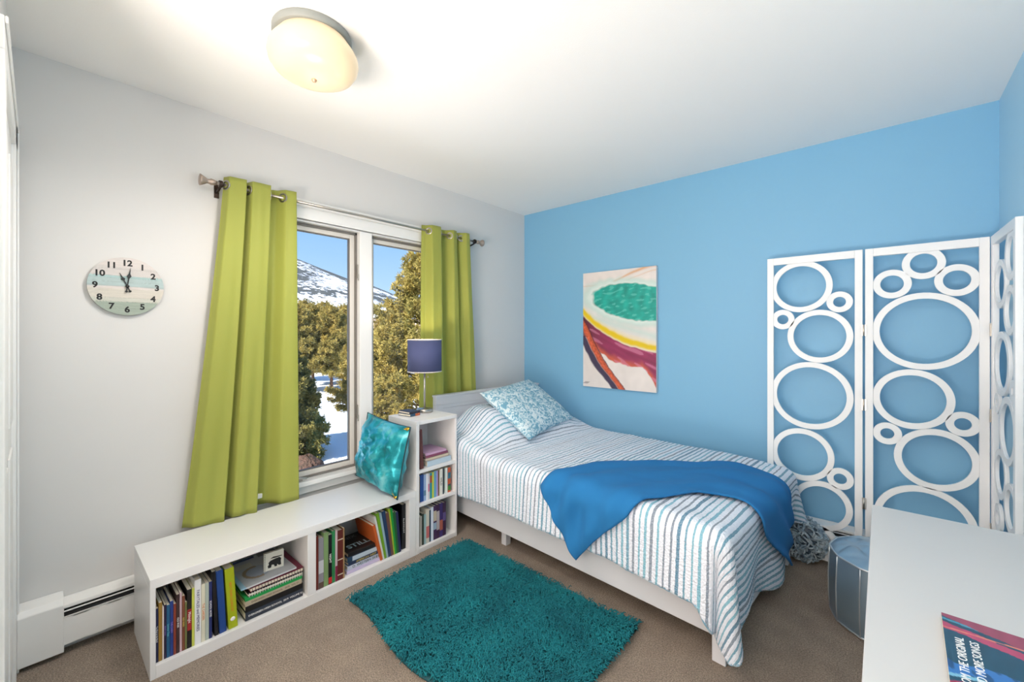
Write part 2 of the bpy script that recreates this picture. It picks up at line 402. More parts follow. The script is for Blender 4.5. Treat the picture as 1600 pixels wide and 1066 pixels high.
light('below_fixture_fill', 'POINT', (.952, -2.408, 1.72), 6.5, (1, .92, .85), size=.10)  # added unseen point hung in mid-air, spreading the fixture's light through the room
cb = light('below_fixture_spot', 'SPOT', (.952, -2.408, 2.20), 24, (1, .92, .85), to=(.952, -2.408, 0)); cb.data.spot_size = math.radians(176); cb.data.spot_blend = .6; cb.data.shadow_soft_size = .08  # added unseen spot just under the shade, carrying the fixture's light downward
# ------------------------------------------------------------------ low bookcase (bench)
BX0, BX1, BY0, BY1, BH = .10, .4903, -2.8211, -1.6085, .381
lb = thing('low_bookcase', 'long low white two-cubby bookcase under the window', 'bookcase', (BX0, BY0, 0))
def lbox(name, x0, x1, y0, y1, z0, z1, m=LAM, par=lb, bev=.0015): 
    return MB().box(x0-BX0, x1-BX0, y0-BY0, y1-BY0, z0, z1).build(name, m, par, bevel=bev)
lbox('top_board', BX0, BX1, BY0, BY1, BH-.037, BH)
lbox('bottom_board', BX0, BX1, BY0+.0175, BY1-.047, .0, .049)
lbox('side_panel', BX0, BX1, BY0, BY0+.0175, 0, BH-.037); lbox('side_panel', BX0, BX1, BY1-.047, BY1, 0, BH-.037)
lbox('divider', BX0+.01, BX1-.001, -2.237, -2.197, .049, BH-.037)
lbox('back_panel', BX0, BX0+.008, BY0+.0175, BY1-.047, .049, BH-.037)

# tall bookcase
TX0, TX1, TY0, TY1, TH = .194, .4903, -1.6065, -1.288, .789
tb = thing('tall_bookcase', 'narrow white bookcase of three shelves beside the bed', 'bookcase', (TX0, TY0, 0))
def tbox(name, x0, x1, y0, y1, z0, z1): return MB().box(x0-TX0, x1-TX0, y0-TY0, y1-TY0, z0, z1).build(name, LAM, tb, bevel=.0015)
tbox('side_panel', TX0, TX1, TY0, TY0+.022, 0, TH-.022); tbox('side_panel', TX0, TX1, TY1-.013, TY1, 0, TH-.022)
tbox('top_board', TX0, TX1, TY0, TY1, TH-.022, TH)
for z in (.012, .275, .475): tbox('shelf', TX0+.006, TX1-.001, TY0+.022, TY1-.013, z, z+.018)
tbox('plinth', TX0, TX1-.004, TY0+.022, TY1-.013, 0, .012); tbox('back_panel', TX0, TX0+.006, TY0+.022, TY1-.013, .012, TH-.022)

# ------------------------------------------------------------------ books
def book(label, group, loc, T, Hh, D, c, tilt=0, yaw=0, title=None, tcol=None, flat=False, hard=True, tsize=None, second=None, cover_cols=None, band=None):
    """upright: spine faces +x, thickness T along +y, height Hh along z, depth D towards -x. flat: lies, spine facing +x, height along +y, thickness along z."""
    t = thing('book', label, 'book', loc, (0, 0, 0), group)
    if flat: R = Matrix.Rotation(yaw, 4, 'Z') @ Matrix(((1, 0, 0, 0), (0, 0, 1, 0), (0, -1, 0, T), (0, 0, 0, 1)))
    else: R = Matrix.Rotation(yaw, 4, 'Z') @ Matrix.Rotation(-tilt, 4, 'X')
    t.matrix_world = Matrix.Translation(loc) @ R
    e = .003 if hard else 0; k = .0022 if hard else .0008
    m = c if isinstance(c, bpy.types.Material) else col(c)
    MB().box(-D, 0, 0, k, 0, Hh).box(-D, 0, T-k, T, 0, Hh).box(-k, 0, k, T-k, 0, Hh).build('cover', m, t, bevel=.0008)
    MB().box(-D+e, -k-.0005, k+.0002, T-k-.0002, e, Hh-e).build('pages', PAGES, t)
    ink = tcol or INKW
    if title:
        sz = tsize or min(T*.85, .02)
        text('spine_title', title, sz, ink, t, axes((.0004, T/2, Hh*.52), (0, 0, 1) if flat else (0, 0, -1), (0, -1, 0) if flat else (0, 1, 0), (1, 0, 0)))
    if band:
        for (z0, z1, bc) in band: MB().box(0, .0005, .0003, T-.0003, z0*Hh, z1*Hh).build('spine_panel', col(bc), t)
    return t
def row(group, x, y0, z0, items):
    y = y0
    for it in items:
        T = it['T']; tl = it.get('tilt', 0); y += it.get('gap', 0)
        book(it['label'], group, (x-it.get('in', 0), y, z0), T-.0006, it['H'], it['D'], it['c'], tilt=tl, title=it.get('t'), tcol=it.get('tc'), tsize=it.get('ts'), band=it.get('band'), hard=it.get('hard', False))
        y += T/math.cos(tl) if tl else T
    return y
g1 = 'books standing in the left cubby of the low bookcase'
Z0 = .0495
OR = mat('orange_ink', (205, 110, 40), .6); TEALI = mat('aqua_ink', (110, 190, 205), .6); REDI = mat('red_ink', (190, 50, 50), .6); NAVYI = mat('navy_ink', (40, 50, 110), .6); GOLDI = mat('gold_ink', (200, 180, 90), .6); VIO = mat('violet_ink', (140, 120, 200), .6)
row(g1, .472, -2.802, Z0, [
 dict(T=0.0090, H=.208, D=.15, c=(30, 34, 74), t='The Boys in the Band', label='navy book with white title at the far left end of the left cubby'),
 dict(T=0.0115, H=.225, D=.15, c=(150, 118, 52), label='ochre gold paperback standing second from the left end'),
 dict(T=0.0051, H=.205, D=.14, c=(226, 216, 214), label='very thin white booklet right of the ochre paperback'),
 dict(T=0.0077, H=.21, D=.14, c=(44, 34, 64), t='NIGHT CALLS', tc=VIO, label='slim dark plum paperback between the white booklet and a teal blue one'),
 dict(T=0.0107, H=.205, D=.14, c=(32, 88, 128), t='Summer Days', tc=TEALI, label='teal blue paperback with aqua title in the left cubby'),
 dict(T=0.0107, H=.215, D=.14, c=(34, 60, 132), t='THE CABIN', tc=VIO, label='royal blue paperback with violet title in the left cubby'),
 dict(T=0.0090, H=.20, D=.14, c=(132, 58, 44), label='rust red paperback left of the OLD WAR book'),
 dict(T=0.0107, H=.232, D=.15, c=(64, 44, 46), t='OLD WAR', label='dark brown book with white OLD WAR title'),
 dict(T=0.0073, H=.235, D=.15, c=(196, 170, 178), label='thin mauve spine right of the OLD WAR book'),
 dict(T=0.0098, H=.218, D=.14, c=(118, 70, 52), t='RED RIVER', tc=GOLDI, label='brown paperback with pale lettering left of a thin olive book'),
 dict(T=0.0068, H=.19, D=.14, c=(112, 116, 70), label='thin olive green book left of the black and red spine'),
 dict(T=0.0154, H=.235, D=.16, c=(28, 24, 26), band=[(.30, .66, (150, 40, 42))], t='Midnight', label='black book with a red panel on its spine'),
 dict(T=0.0094, H=.235, D=.16, c=(196, 204, 92), label='slim yellow green book left of the thick white one'),
 dict(T=0.0222, H=.262, D=.19, c=(226, 228, 230), t='FAIRYTALES and MEMORIES', tc=NAVYI, ts=.014, hard=True, label='thick white book with navy title, tallest white spine'),
 dict(T=0.0137, H=.235, D=.17, c=(214, 212, 192), t='THE GARDEN', tc=OR, label='cream book with orange lettering right of the thick white one'),
 dict(T=0.0128, H=.235, D=.17, c=(170, 182, 172), label='pale grey green book left of the slim navy one'),
 dict(T=0.0111, H=.235, D=.17, c=(30, 42, 98), t='SCHOOL NOTES', label='slim navy book with white lettering left of the black binder'),
 dict(T=.014, H=.272, D=.22, c=(18, 18, 24), tilt=-.04, gap=.009, label='black binder squeezed left of the big blue book'),
 dict(T=0.0256, H=.268, D=.23, c=(26, 66, 134), tilt=-.05, gap=.003, hard=True, label='big plain royal blue binder leaning in the left cubby'),
])
lime = book('thick lime yearbook with orange spine title leaning on the blue binder', g1, (.472, -2.5595, Z0), .034, .262, .22, (158, 172, 24), tilt=-.06, title='BEST YEARS GOING BY', tcol=OR, tsize=.0125)
MB().lathe([(.009, 0), (.009, .0006), (.003, .0006)], 24, axes((.0002, .017, .040), (0, 1, 0), (0, 0, 1), (1, 0, 0))).build('spine_emblem', INKW, lime)

# stack of yearbooks and notebooks
g2 = 'stack of yearbooks and notebooks in the left cubby'
sy0 = -2.496
def flat(label, z, T, L, D, c, group, x=.468, y=sy0, **k): 
    book(label, group, (x, y, z), T, L, D, c, flat=True, **k); return z+T+.0003
z = Z0+.0012
z = flat('dark slate yearbook with EVERGREEN HIGH SCHOOL lettering at the bottom of the stack', z, .036, .245, .29, (44, 52, 66), g2, title='EVERGREEN HIGH SCHOOL  2019  VOLUME 52', tsize=.0112, hard=True)
z = flat('plain black yearbook second from the bottom of the stack', z, .026, .245, .29, (16, 16, 18), g2, hard=True)
z = flat('beige yearbook with faded EVERGREEN HIGH SCHOOL lettering in the stack', z, .022, .24, .28, (176, 164, 144), g2, title='EVERGREEN HIGH SCHOOL   2018   VOL 51', tcol=mat('brown_ink', (90, 70, 60), .6), tsize=.0105, hard=True)
z = flat('thin bright green folder in the yearbook stack', z, .011, .243, .28, (30, 146, 74), g2)
def coil(parent, L, T, n, m, x=.0005, r=.006):
    for k in range(n):
        y = L*(k+.5)/n
        MB().tube([(x+r*math.cos(a)*.8-.003, y, T/2+r*1.1*math.sin(a)) for a in [2*PI*j/10 for j in range(10)]], .0011, 5, closed=True).build('coil', m, parent)
def notebook(label, group, loc, T, L, D, c, coilm, n, yaw=0, pagecol=PAGES):
    t = thing('spiral_notebook', label, 'notebook', loc, (0, 0, yaw), group)
    m = c if isinstance(c, bpy.types.Material) else col(c)
    MB().box(-D, -.004, 0, L, 0, .0012).box(-D, -.004, 0, L, T-.0012, T).build('cover', m, t)
    MB().box(-D+.002, -.005, .002, L-.002, .0013, T-.0013).build('pages', pagecol, t)
    coil(t, L, T, n, coilm, r=T/2+.0015)
    return z+T+.003
WHC = mat('white_coil', (226, 228, 230), .4); BKC = mat('black_coil', (24, 22, 26), .4)
z += .0022; notebook('black spiral notebook with white coil above the green folder', g2, (.464, sy0+.012, z), .012, .236, .27, (22, 22, 26), WHC, 22); z += .0147
z += .0012; notebook('maroon spiral notebook with black coil near the top of the yearbook stack', g2, (.461, sy0+.022, z), .015, .232, .27, (108, 30, 56), BKC, 18); z += .018
flat_z = z
mg = thing('magazine', 'grey magazine with a pale circle on its cover on top of the yearbook stack', 'magazine', (.455, sy0+.008, z+.0005), (0, 0, .03), g2)
gr = MB(); NX, NY = 60, 60; DX, DYY = .275, .215; cc = []
def magc(a, b_):
    c = (172, 176, 182)
    r = math.hypot((a-.38)*1.2, b_-.36)
    if r < .26: c = (150, 160, 176)
    if .20 < r < .27 and b_ < .42: c = (146, 128, 104)
    if a > .86 and b_ > .6: c = (96, 98, 102)
    if .62 < a < .80 and .06 < b_ < .4: c = (188, 186, 176)
    k = 1+.06*nz(a*7, b_*7)
    return [v*k for v in lin(c)]
gr.grid(lambda u, v: Vector((-DX*v, DYY*u, .0075)), NX, NY)
cc = [magc(j/NY, i/NX) for j in range(NY+1) for i in range(NX+1)]
gr.build('front_cover', vmat('printed_cover', .35), mg, cols=cc)
MB().box(-DX, 0, 0, DYY, 0, .0070).build('pages', col((196, 200, 206)), mg)
# pale blue folder under the magazine, poking out left
MB_f = MB().box(-.25, 0, 0, .03, 0, .004)
tag(MB().box(-.24, .0, -.018, .004, -.001, .005).build('paper_folder', col((150, 190, 214)), loc=(.452, sy0+.006, flat_z+.001)), 'pale blue paper folder edge sticking out left below the grey magazine', 'folder', g2)
# bear notepad stands on the magazine
bn = thing('notepad', 'small square spiral notepad with black bear drawing standing on the grey magazine', 'notepad', (.385, -2.395, flat_z+.0088), (0, 0, -.10))
MB().box(-.006, 0, 0, .085, 0, .083).build('cover', col((214, 214, 204)), bn)
MB().box(-.016, -.0065, .001, .084, .001, .082).build('pages', PAGES, bn)
bear = [(.018, .012), (.030, .012), (.033, .024), (.042, .022), (.046, .011), (.056, .011), (.056, .020), (.064, .012), (.074, .012), (.072, .030), (.074, .042), (.066, .050), (.050, .049), (.038, .047), (.026, .044), (.019, .036), (.021, .028), (.016, .022)]
MB().prism(bear, 0, .0006, axes((.0001, 0, 0), (0, 1, 0), (0, 0, 1), (1, 0, 0))).build('bear_drawing', INKK, bn)
MB().prism([(.026, .054), (.04, .060), (.055, .058), (.078, .056), (.076, .053), (.05, .052)], 0, .0006, axes((.0001, 0, 0), (0, 1, 0), (0, 0, 1), (1, 0, 0))).build('cloud_drawing', INKK, bn)
for k in range(10):
    zz = .006+.0079*k
    MB().tube([(-.008+.010*math.cos(a), .004+.004*math.sin(a), zz) for a in [2*PI*j/10 for j in range(10)]], .0011, 5, closed=True).build('coil', BKC, bn)
tag(MB().box(0, .012, 0, .09, 0, .012).build('pencil_case', col((34, 50, 92)), loc=(.19, -2.47, flat_z+.0005), bevel=.003), 'slim navy case lying at the back of the yearbook stack', 'pencil case')

# right cubby
g3 = 'books standing at the left of the right cubby'
row(g3, .474, -2.195, Z0, [
 dict(T=.017, H=.265, D=.2, c=(120, 46, 38), hard=True, label='brick red book at the left end of the right cubby'),
 dict(T=.026, H=.25, D=.2, c=(136, 134, 142), hard=True, band=[(.0, .12, (90, 70, 62)), (.3, .55, (190, 192, 198))], label='mottled grey book second in the right cubby'),
 dict(T=.024, H=.268, D=.22, c=(122, 150, 100), hard=True, label='tall sage green book with plain spine in the right cubby'),
 dict(T=.018, H=.25, D=.2, c=(26, 20, 26), band=[(.02, .14, (190, 40, 44))], t='NIGHT', label='black book with red foot band in the right cubby'),
 dict(T=.017, H=.262, D=.2, c=(46, 128, 76), hard=True, label='emerald green book in the right cubby'),
 dict(T=.012, H=.262, D=.2, c=(200, 178, 184), band=[(.0, .3, (128, 32, 66))], label='pale pink book with crimson foot in the right cubby'),
 dict(T=.030, H=.255, D=.2, c=(92, 36, 30), hard=True, band=[(.1, .12, (200, 190, 170)), (.4, .42, (200, 190, 170)), (.8, .82, (200, 190, 170))], label='oxblood book with pale bands across its spine'),
 dict(T=.008, H=.258, D=.2, c=(160, 132, 92), label='thin tan book right of the oxblood one'),
])
g4 = 'books lying flat in the right cubby'
z = Z0+.0012; fy = -2.020
z = flat('lilac book at the bottom of the flat stack in the right cubby', z, .016, .235, .24, (196, 184, 214), g4, x=.462, y=fy-.005)
z = flat('white book with black ornaments second from the bottom of the flat stack', z, .022, .205, .22, (188, 196, 212), g4, x=.458, y=fy, title='O  WESTERN SKIES', tcol=INKK)
z = flat('navy book in the middle of the flat stack in the right cubby', z, .018, .200, .21, (34, 50, 80), g4, x=.458, y=fy+.005, title='AMERICAN WEST', tcol=GOLDI)
z = flat('slate blue book with white spine label in the flat stack', z, .024, .200, .21, (40, 66, 92), g4, x=.455, y=fy+.002, band=[(.14, .86, (186, 200, 212))])
tp = book('dark brown thriller with big pale cover lettering on top of the flat stack', g4, (.45, fy+.008, z), .02, .19, .2, (34, 30, 30), flat=True)
text('cover_title', 'STILL', .056, mat('pale_blue_ink', (150, 178, 190), .6), tp, axes((-.06, -.0004, .09), (0, 0, 1), (-1, 0, 0), (0, -1, 0)), bold=.001)
text('cover_author', 'NIX', .045, mat('grey_ink', (110, 112, 116), .6), tp, axes((-.16, -.0004, .09), (0, 0, 1), (-1, 0, 0), (0, -1, 0)))
g5 = 'leaning books at the right of the right cubby'
lean = [
 (.016, .215, .2, (190, 92, 42), 'orange book leaning at the right side of the flat stack'),
 (.012, .262, .22, (206, 208, 206), 'thin white book leaning right of the orange one'),
 (.018, .275, .23, (112, 160, 40), 'bright lime green hardback among the leaning books'),
 (.014, .270, .22, (150, 176, 190), 'pale grey blue leaning book left of the navy one'),
 (.022, .272, .22, (34, 58, 92), 'navy blue leaning hardback in the right cubby'),
 (.022, .255, .22, (110, 74, 66), 'brown leaning book with speckled lettering'),
 (.010, .275, .23, (170, 190, 50), 'thin yellow green leaning booklet'),
 (.014, .272, .23, (30, 150, 62), 'vivid green leaning book'),
 (.018, .245, .2, (40, 92, 50), 'dark forest green leaning book'),
 (.018, .24, .2, (40, 44, 86), 'indigo leaning book next to the black one'),
]
yy = -1.830; tl = -.24
for (T, Hh, D, c, lab) in lean:
    if yy+T/math.cos(tl) > -1.665: T = .011
    book(lab, g5, (.470, yy, Z0), T-.0006, Hh, D, c, tilt=tl, hard=T > .013); yy += T/math.cos(tl)*.78; tl *= .90
bb = book('black boxed set with white lettering standing at the right end of the right cubby', g5, (.455, -1.683, Z0), .026, .262, .2, (14, 15, 20), title='B L A C K L I S T', tsize=.012)

# tall bookcase books
g6 = 'things on the upper shelf of the tall bookcase'
zt = .4935
book('tall brown book standing at the left of the upper shelf of the tall bookcase', g6, (.472, -1.565, zt), .026, .238, .17, (96, 48, 46), tilt=-.05, hard=True)
book('thin grey green booklet against the left side of the upper shelf', g6, (.470, -1.583, zt), .008, .225, .16, (120, 142, 136))
z = zt+.0003
z = flat('thick pale blue box file at the bottom of the upper shelf pile', z, .032, .19, .2, (176, 196, 212), g6, x=.468, y=-1.508)
z += .0015; notebook('spiral sketchbook with cream pages on the pale blue box file', g6, (.462, -1.515, z), .016, .185, .19, (66, 52, 66), mat('cream_coil', (206, 190, 170), .4), 20); z += .019
z = flat('plum diary second from top of the upper shelf pile', z, .012, .175, .18, (128, 66, 96), g6, x=.46, y=-1.512)
z = flat('lilac notebook on top of the upper shelf pile', z, .014, .165, .17, (196, 160, 192), g6, x=.455, y=-1.512)
g7 = 'paperbacks on the middle shelf of the tall bookcase'
row(g7, .470, -1.583, .2935, [
 dict(T=.009, H=.150, D=.12, c=(112, 110, 96), band=[(.0, .7, (176, 84, 46))], label='grey and orange paperback at the left end of the middle shelf'),
 dict(T=.009, H=.158, D=.12, c=(160, 132, 62), label='mustard paperback second on the middle shelf'),
 dict(T=.028, H=.165, D=.13, c=(34, 78, 150), hard=True, label='thick deep blue book on the middle shelf'),
 dict(T=.018, H=.160, D=.12, c=(150, 176, 214), band=[(.2, .4, (90, 130, 160))], label='light blue paperback with white spots on the middle shelf'),
 dict(T=.014, H=.162, D=.12, c=(226, 230, 236), label='plain white paperback left of the pink one on the middle shelf'),
 dict(T=.014, H=.160, D=.12, c=(206, 200, 210), band=[(.3, .6, (196, 120, 150))], label='white paperback with pink spine panel on the middle shelf'),
 dict(T=.018, H=.158, D=.12, c=(34, 136, 150), band=[(.62, .9, (158, 82, 60))], label='teal paperback with rust top panel on the middle shelf'),
 dict(T=.014, H=.160, D=.12, c=(198, 206, 62), label='yellow lime paperback on the middle shelf'),
 dict(T=.020, H=.162, D=.12, c=(96, 158, 196), label='sky blue paperback on the middle shelf'),
 dict(T=.012, H=.160, D=.12, c=(174, 150, 206), label='lavender paperback on the middle shelf'),
 dict(T=.012, H=.160, D=.12, c=(112, 78, 46), label='narrow brown paperback on the middle shelf'),
 dict(T=.026, H=.163, D=.12, c=(222, 222, 216), t='WILD', tc=INKK, ts=.02, label='white paperback with black lettering on the middle shelf'),
 dict(T=.010, H=.165, D=.12, c=(44, 58, 70), label='thin charcoal paperback right of the lettered white one'),
 dict(T=.018, H=.160, D=.12, c=(214, 226, 222), gap=.012, label='pale mint paperback left of the patchwork spine'),
 dict(T=.024, H=.158, D=.12, c=(188, 82, 44), gap=.002, band=[(.55, .8, (42, 110, 134)), (.08, .26, (56, 128, 56)), (.26, .33, (60, 60, 90))], label='orange, teal and green patchwork paperback at the right end'),
])
g8 = 'books on the bottom shelf of the tall bookcase'
row(g8, .472, -1.582, .0305, [
 dict(T=.015, H=.175, D=.14, c=(108, 98, 82), label='olive brown book at the left end of the bottom shelf'),
 dict(T=.015, H=.178, D=.14, c=(198, 194, 184), label='off-white book second on the bottom shelf'),
 dict(T=.012, H=.190, D=.14, c=(62, 74, 66), gap=.004, label='dark green grey book on the bottom shelf'),
 dict(T=.016, H=.182, D=.14, c=(150, 184, 190), label='pale aqua book on the bottom shelf'),
 dict(T=.024, H=.205, D=.15, c=(206, 202, 190), band=[(.15, .5, (196, 110, 110))], label='cream book with rosy spine panel on the bottom shelf'),
 dict(T=.012, H=.195, D=.15, c=(34, 72, 96), label='dark petrol book left of the white one on the bottom shelf'),
 dict(T=.020, H=.208, D=.16, c=(214, 224, 240), label='bright white book with blue dot on the bottom shelf'),
 dict(T=.024, H=.21, D=.16, c=(66, 44, 84), band=[(.55, .85, (190, 180, 160)), (.3, .5, (150, 176, 200))], hard=True, label='purple hardback with pale picture on its spine, left of its pair'),
 dict(T=.024, H=.212, D=.16, c=(60, 36, 70), band=[(.25, .8, (176, 168, 176))], hard=True, label='purple hardback with long pale spine panel'),
 dict(T=.026, H=.212, D=.16, c=(58, 48, 110), band=[(.2, .5, (176, 100, 84))], hard=True, label='violet hardback with copper spine picture'),
 dict(T=.026, H=.21, D=.16, c=(56, 34, 66), band=[(.45, .7, (96, 84, 140))], hard=True, label='deep purple hardback at the right end of the bottom shelf'),
])

# ------------------------------------------------------------------ table lamp and boxes on the tall bookcase
tl_ = thing('table_lamp', 'small table lamp with grey blue drum shade and nickel stem', 'lamp', (.265, -1.375, TH))
MB().lathe([(.051, 0), (.053, .003), (.053, .021), (.050, .024), (.012, .025), (.006, .028)], 40).build('base', METAL, tl_)
MB().tube([(0, 0, .024), (0, 0, .33)], .0062, 14).build('stem', METAL, tl_)
MB().tube([(.0, 0, .33), (0, 0, .35)], .014, 14).lathe([(.0, .35), (.012, .352), (.026, .375), (.028, .395), (.02, .412), (.0, .42)], 20).build('bulb', mat('bulb_glass', (255, 240, 210), .3, emit=((255, 222, 160), 2.2)), tl_)
light('table_lamp_bulb', 'POINT', (.265, -1.375, TH+.44), 3.2, (1, .78, .5), size=.02)
n = 64; sh = MB(); vs = []; fs = []
for (r, zz) in ((.112, .272), (.112, .482), (.1095, .482), (.1095, .272)):
    for k_ in range(n): vs.append((r*math.cos(2*PI*k_/n), r*math.sin(2*PI*k_/n), zz))
for i in range(4):
    for k_ in range(n): fs.append((i*n+k_, i*n+(k_+1) % n, ((i+1) % 4)*n+(k_+1) % n, ((i+1) % 4)*n+k_))
sh.add(vs, fs, True)
sh.build('lamp_shade', mat('blue_grey_linen', (92, 100, 142), .8, bump=(500, .25, .002), transl=.32), tl_)
for zz in (.272, .482): MB().ring((0, 0, zz), .1135, .1085, Vector((1, 0, 0)), Vector((0, 1, 0)), Vector((0, 0, 1)), .006, 64).build('shade_rim', mat('cream_rim', (210, 204, 200), .6), tl_)
MB().tube([(.0, 0, .475), (.0, .11, .475)], .0015, 6).tube([(0, 0, .475), (0, -.11, .475)], .0015, 6).tube([(0, 0, .475), (.11, 0, .475)], .0015, 6).tube([(0, 0, .41), (0, 0, .475)], .002, 6).build('spider', METAL, tl_)
b = MB(); b.tube([(.012, .012, .30), (.014, .016, .24)], .0008, 5); b.lathe([(.0, .226), (.004, .229), (.004, .236), (0, .24)], 12, Matrix.Translation((.014, .016, 0)))
b.build('pull_chain', METAL, tl_)
book('small chunky novel with orange and teal spine lying left of the lamp', 'little books beside the lamp', (.345, -1.545, TH+.0004), .016, .085, .11, (52, 84, 112), flat=True, yaw=.15, band=[(.5, .95, (196, 102, 60))])
book('small dark novel on top of the orange and teal one beside the lamp', 'little books beside the lamp', (.340, -1.548, TH+.0168), .013, .085, .11, (44, 46, 62), flat=True, yaw=.08)

# ------------------------------------------------------------------ bed
THB = -math.atan2(.116, 1.92); BO = Vector((.15, -1.18, 0))
bed = thing('bed', 'white wooden single bed against the blue wall', 'bed', BO, (0, 0, THB))
BW, BLn = 1.08, 1.935
PAINTW = mat('white_bed_paint', (212, 214, 220), .40)
def bbox(name, *a, bev=.004, m=PAINTW): return MB().box(*a).build(name, m, bed, bevel=bev)
hb = MB().box(-.035, -.006, .0, BW+.03, .12, .81).box(-.042, .0, -.005, BW+.035, .79, .862).box(-.045, .006, -.01, BW+.04, .850, .864).box(-.042, 0, -.005, .055, 0, .80).box(-.042, 0, BW-.02, BW+.035, 0, .80).box(-.006, -.002, .05, BW-.02, .765, .79)
hb.build('headboard', PAINTW, bed, bevel=.003)
bbox('side_rail', .0, BLn-.05, .0, .024, .103, .235); bbox('side_rail', .0, BLn-.05, BW-.024, BW, .103, .235)
fb = MB().box(BLn-.028, BLn-.006, .05, BW-.05, .09, .30).box(BLn-.034, BLn, .02, BW-.02, .28, .325).box(BLn-.034, BLn, .02, BW-.02, .085, .12)
fb.build('footboard', PAINTW, bed, bevel=.003)
for yb in (0, BW-.055):
    MB().prism([(BLn-.05, yb), (BLn+.002, yb), (BLn+.002, yb+.055), (BLn-.05, yb+.055)], 0, .34).build('leg', PAINTW, bed, bevel=.003)
for xb in (.62,): MB().box(xb, xb+.04, .05, .09, 0, .14).build('support_leg', PAINTW, bed)
MB().box(.0, BLn-.04, .026, BW-.026, .12, .16).build('slat_base', mat('pine_slats', (190, 160, 120), .7), bed)
mt = MB().box(.01, BLn-.045, .035, BW-.035, .165, .52).build('mattress', mat('mattress_ticking', (225, 225, 228), .9), bed); 
md = mt.modifiers.new('b', 'BEVEL'); md.width = .05; md.segments = 4

# quilt surface -----------------------------------------------------
QL, QW, QR = 1.93, 1.06, .06
def g_hump(a): return (.13+.09*sm(0, .16, a))*(1-sm(.28, .66, a))
def hump(a, b_): return g_hump(a)*(.28+.72*sm(-.02, .24, b_))*(.35+.65*(1-sm(QW-.2, QW+.02, b_)))
def edge(d, r=QR):
    if d < r*PI/2: return r*math.sin(d/r), r*(1-math.cos(d/r))
    return r, r+(d-r*PI/2)
def S(a, b_):
    """flat quilt coordinates -> bed coordinates. a along the bed, b_ from the near edge towards the blue wall"""
    da = max(0, a-(QL-.03)); db = max(0, -b_); dc = max(0, b_-QW)
    ca, cb = min(a, QL-.03), min(max(b_, 0), QW)
    z = .552+hump(ca, cb)+.006*nz(a*6, b_*6, 1)+.004*nz(a*14, b_*14, 4)
    z -= .02*sm(QL-.25, QL, a)
    ds = db if db > 0 else dc; s = -1 if db > 0 else 1
    r = math.hypot(da, ds)
    if r < 1e-9: return Vector((ca, cb, z))
    ph = math.atan2(da, ds)
    if da > 0 and ds > 0: r *= 1-.06*math.sin(2*ph)**2
    o, dn = edge(r)
    wf, ws = math.sin(ph)**2, math.cos(ph)**2
    hang = max(0, dn-.03)*(.25+.75*sm(.35, .65, a))
    o += hang*(.05*ws*math.sin(a*7.3+.6)+.05*ws*nz(a*3.2, 7, 1)+.03*ws)
    o += hang*wf*(.07*math.sin(b_*11+.4)-.02+.06*nz(b_*5, 2, 2))
    if da > 0 and ds > 0:
        o += hang*(.10*math.sin(2*ph)**2-.16*math.sin(4*ph)) if s < 0 else hang*.20*math.sin(2*ph)**1.5
    return Vector((ca+o*math.sin(ph), cb+s*o*math.cos(ph), z-dn))
def Sn(a, b_, off):
    e_ = .004; p = S(a, b_); u = S(a+e_, b_)-S(a-e_, b_); v = S(a, b_+e_)-S(a, b_-e_); n_ = u.cross(v)
    if n_.length < 1e-12: n_ = Vector((0, 0, 1))
    n_.normalize(); return p+n_*off
NA, NB = 250, 150
def footlen(t): # overhang at the foot for t=b/QW
    return .43-.04*sm(0, .12, t)+.10*sm(.2, .62, t)-.17*sm(.66, .98, t)
qv = []; quv = []
for j in range(NB+1):
    for i in range(NA+1):
        ta = i/NA; tb_ = j/NB
        # b coordinate: near overhang 26%, top 60%, far overhang 14%
        fl = footlen(max(0, min(1, (tb_-.24)/.6)))
        a = ta*(QL+fl-.03)
        aw = min(a, QL)
        nearhang = .318+hump(aw, 0)+.01*math.sin(a*5)+.10*sm(1.84, 1.93, a)
        farhang = .14+.12*sm(1.6, 2.0, a)
        if tb_ < .26: bb_ = -nearhang*(1-tb_/.26)
        elif tb_ < .86: bb_ = QW*(tb_-.26)/.6
        else: bb_ = QW+farhang*(tb_-.86)/.14
        # rounded outer corners
        if a > QL-.03 and bb_ < 0:
            p_, q_ = (a-(QL-.03))/fl, -bb_/nearhang; k_ = 1-.13*(p_*q_)**3; a = (QL-.03)+(a-(QL-.03))*k_; bb_ *= k_
        if a > QL-.03 and bb_ > QW:
            p_, q_ = (a-(QL-.03))/fl, (bb_-QW)/farhang; k_ = 1-.15*(p_*q_)**3; a = (QL-.03)+(a-(QL-.03))*k_; bb_ = QW+(bb_-QW)*k_
        p = S(a, bb_)
        # seersucker puckers
        pk = .0022*math.sin(2*PI*a/.028)*(.6+.4*math.sin(bb_*260+3*nz(a*20, bb_*3)))
        p = Sn(a, bb_, .004+pk)
        qv.append(p); quv.append((a, bb_))
qf = [(j*(NA+1)+i, j*(NA+1)+i+1, (j+1)*(NA+1)+i+1, (j+1)*(NA+1)+i) for j in range(NB) for i in range(NA)]
Q = MB(); Q.add(qv, qf, True)
QM = bpy.data.materials.new('striped_seersucker'); QM.use_nodes = True
nt = QM.node_tree; bsdf = nt.nodes['Principled BSDF']; bsdf.inputs['Roughness'].default_value = .85; bsdf.inputs['Sheen Weight'].default_value = .15
def N(t, **k):
    n_ = nt.nodes.new(t)
    for kk, vv in k.items(): setattr(n_, kk, vv)
    return n_
def MathN(op, a, b_=None):
    n_ = nt.nodes.new('ShaderNodeMath'); n_.operation = op
    for i, x in enumerate((a, b_)):
        if x is None: continue
        if isinstance(x, (int, float)): n_.inputs[i].default_value = x
        else: nt.links.new(x, n_.inputs[i])
    return n_.outputs[0]
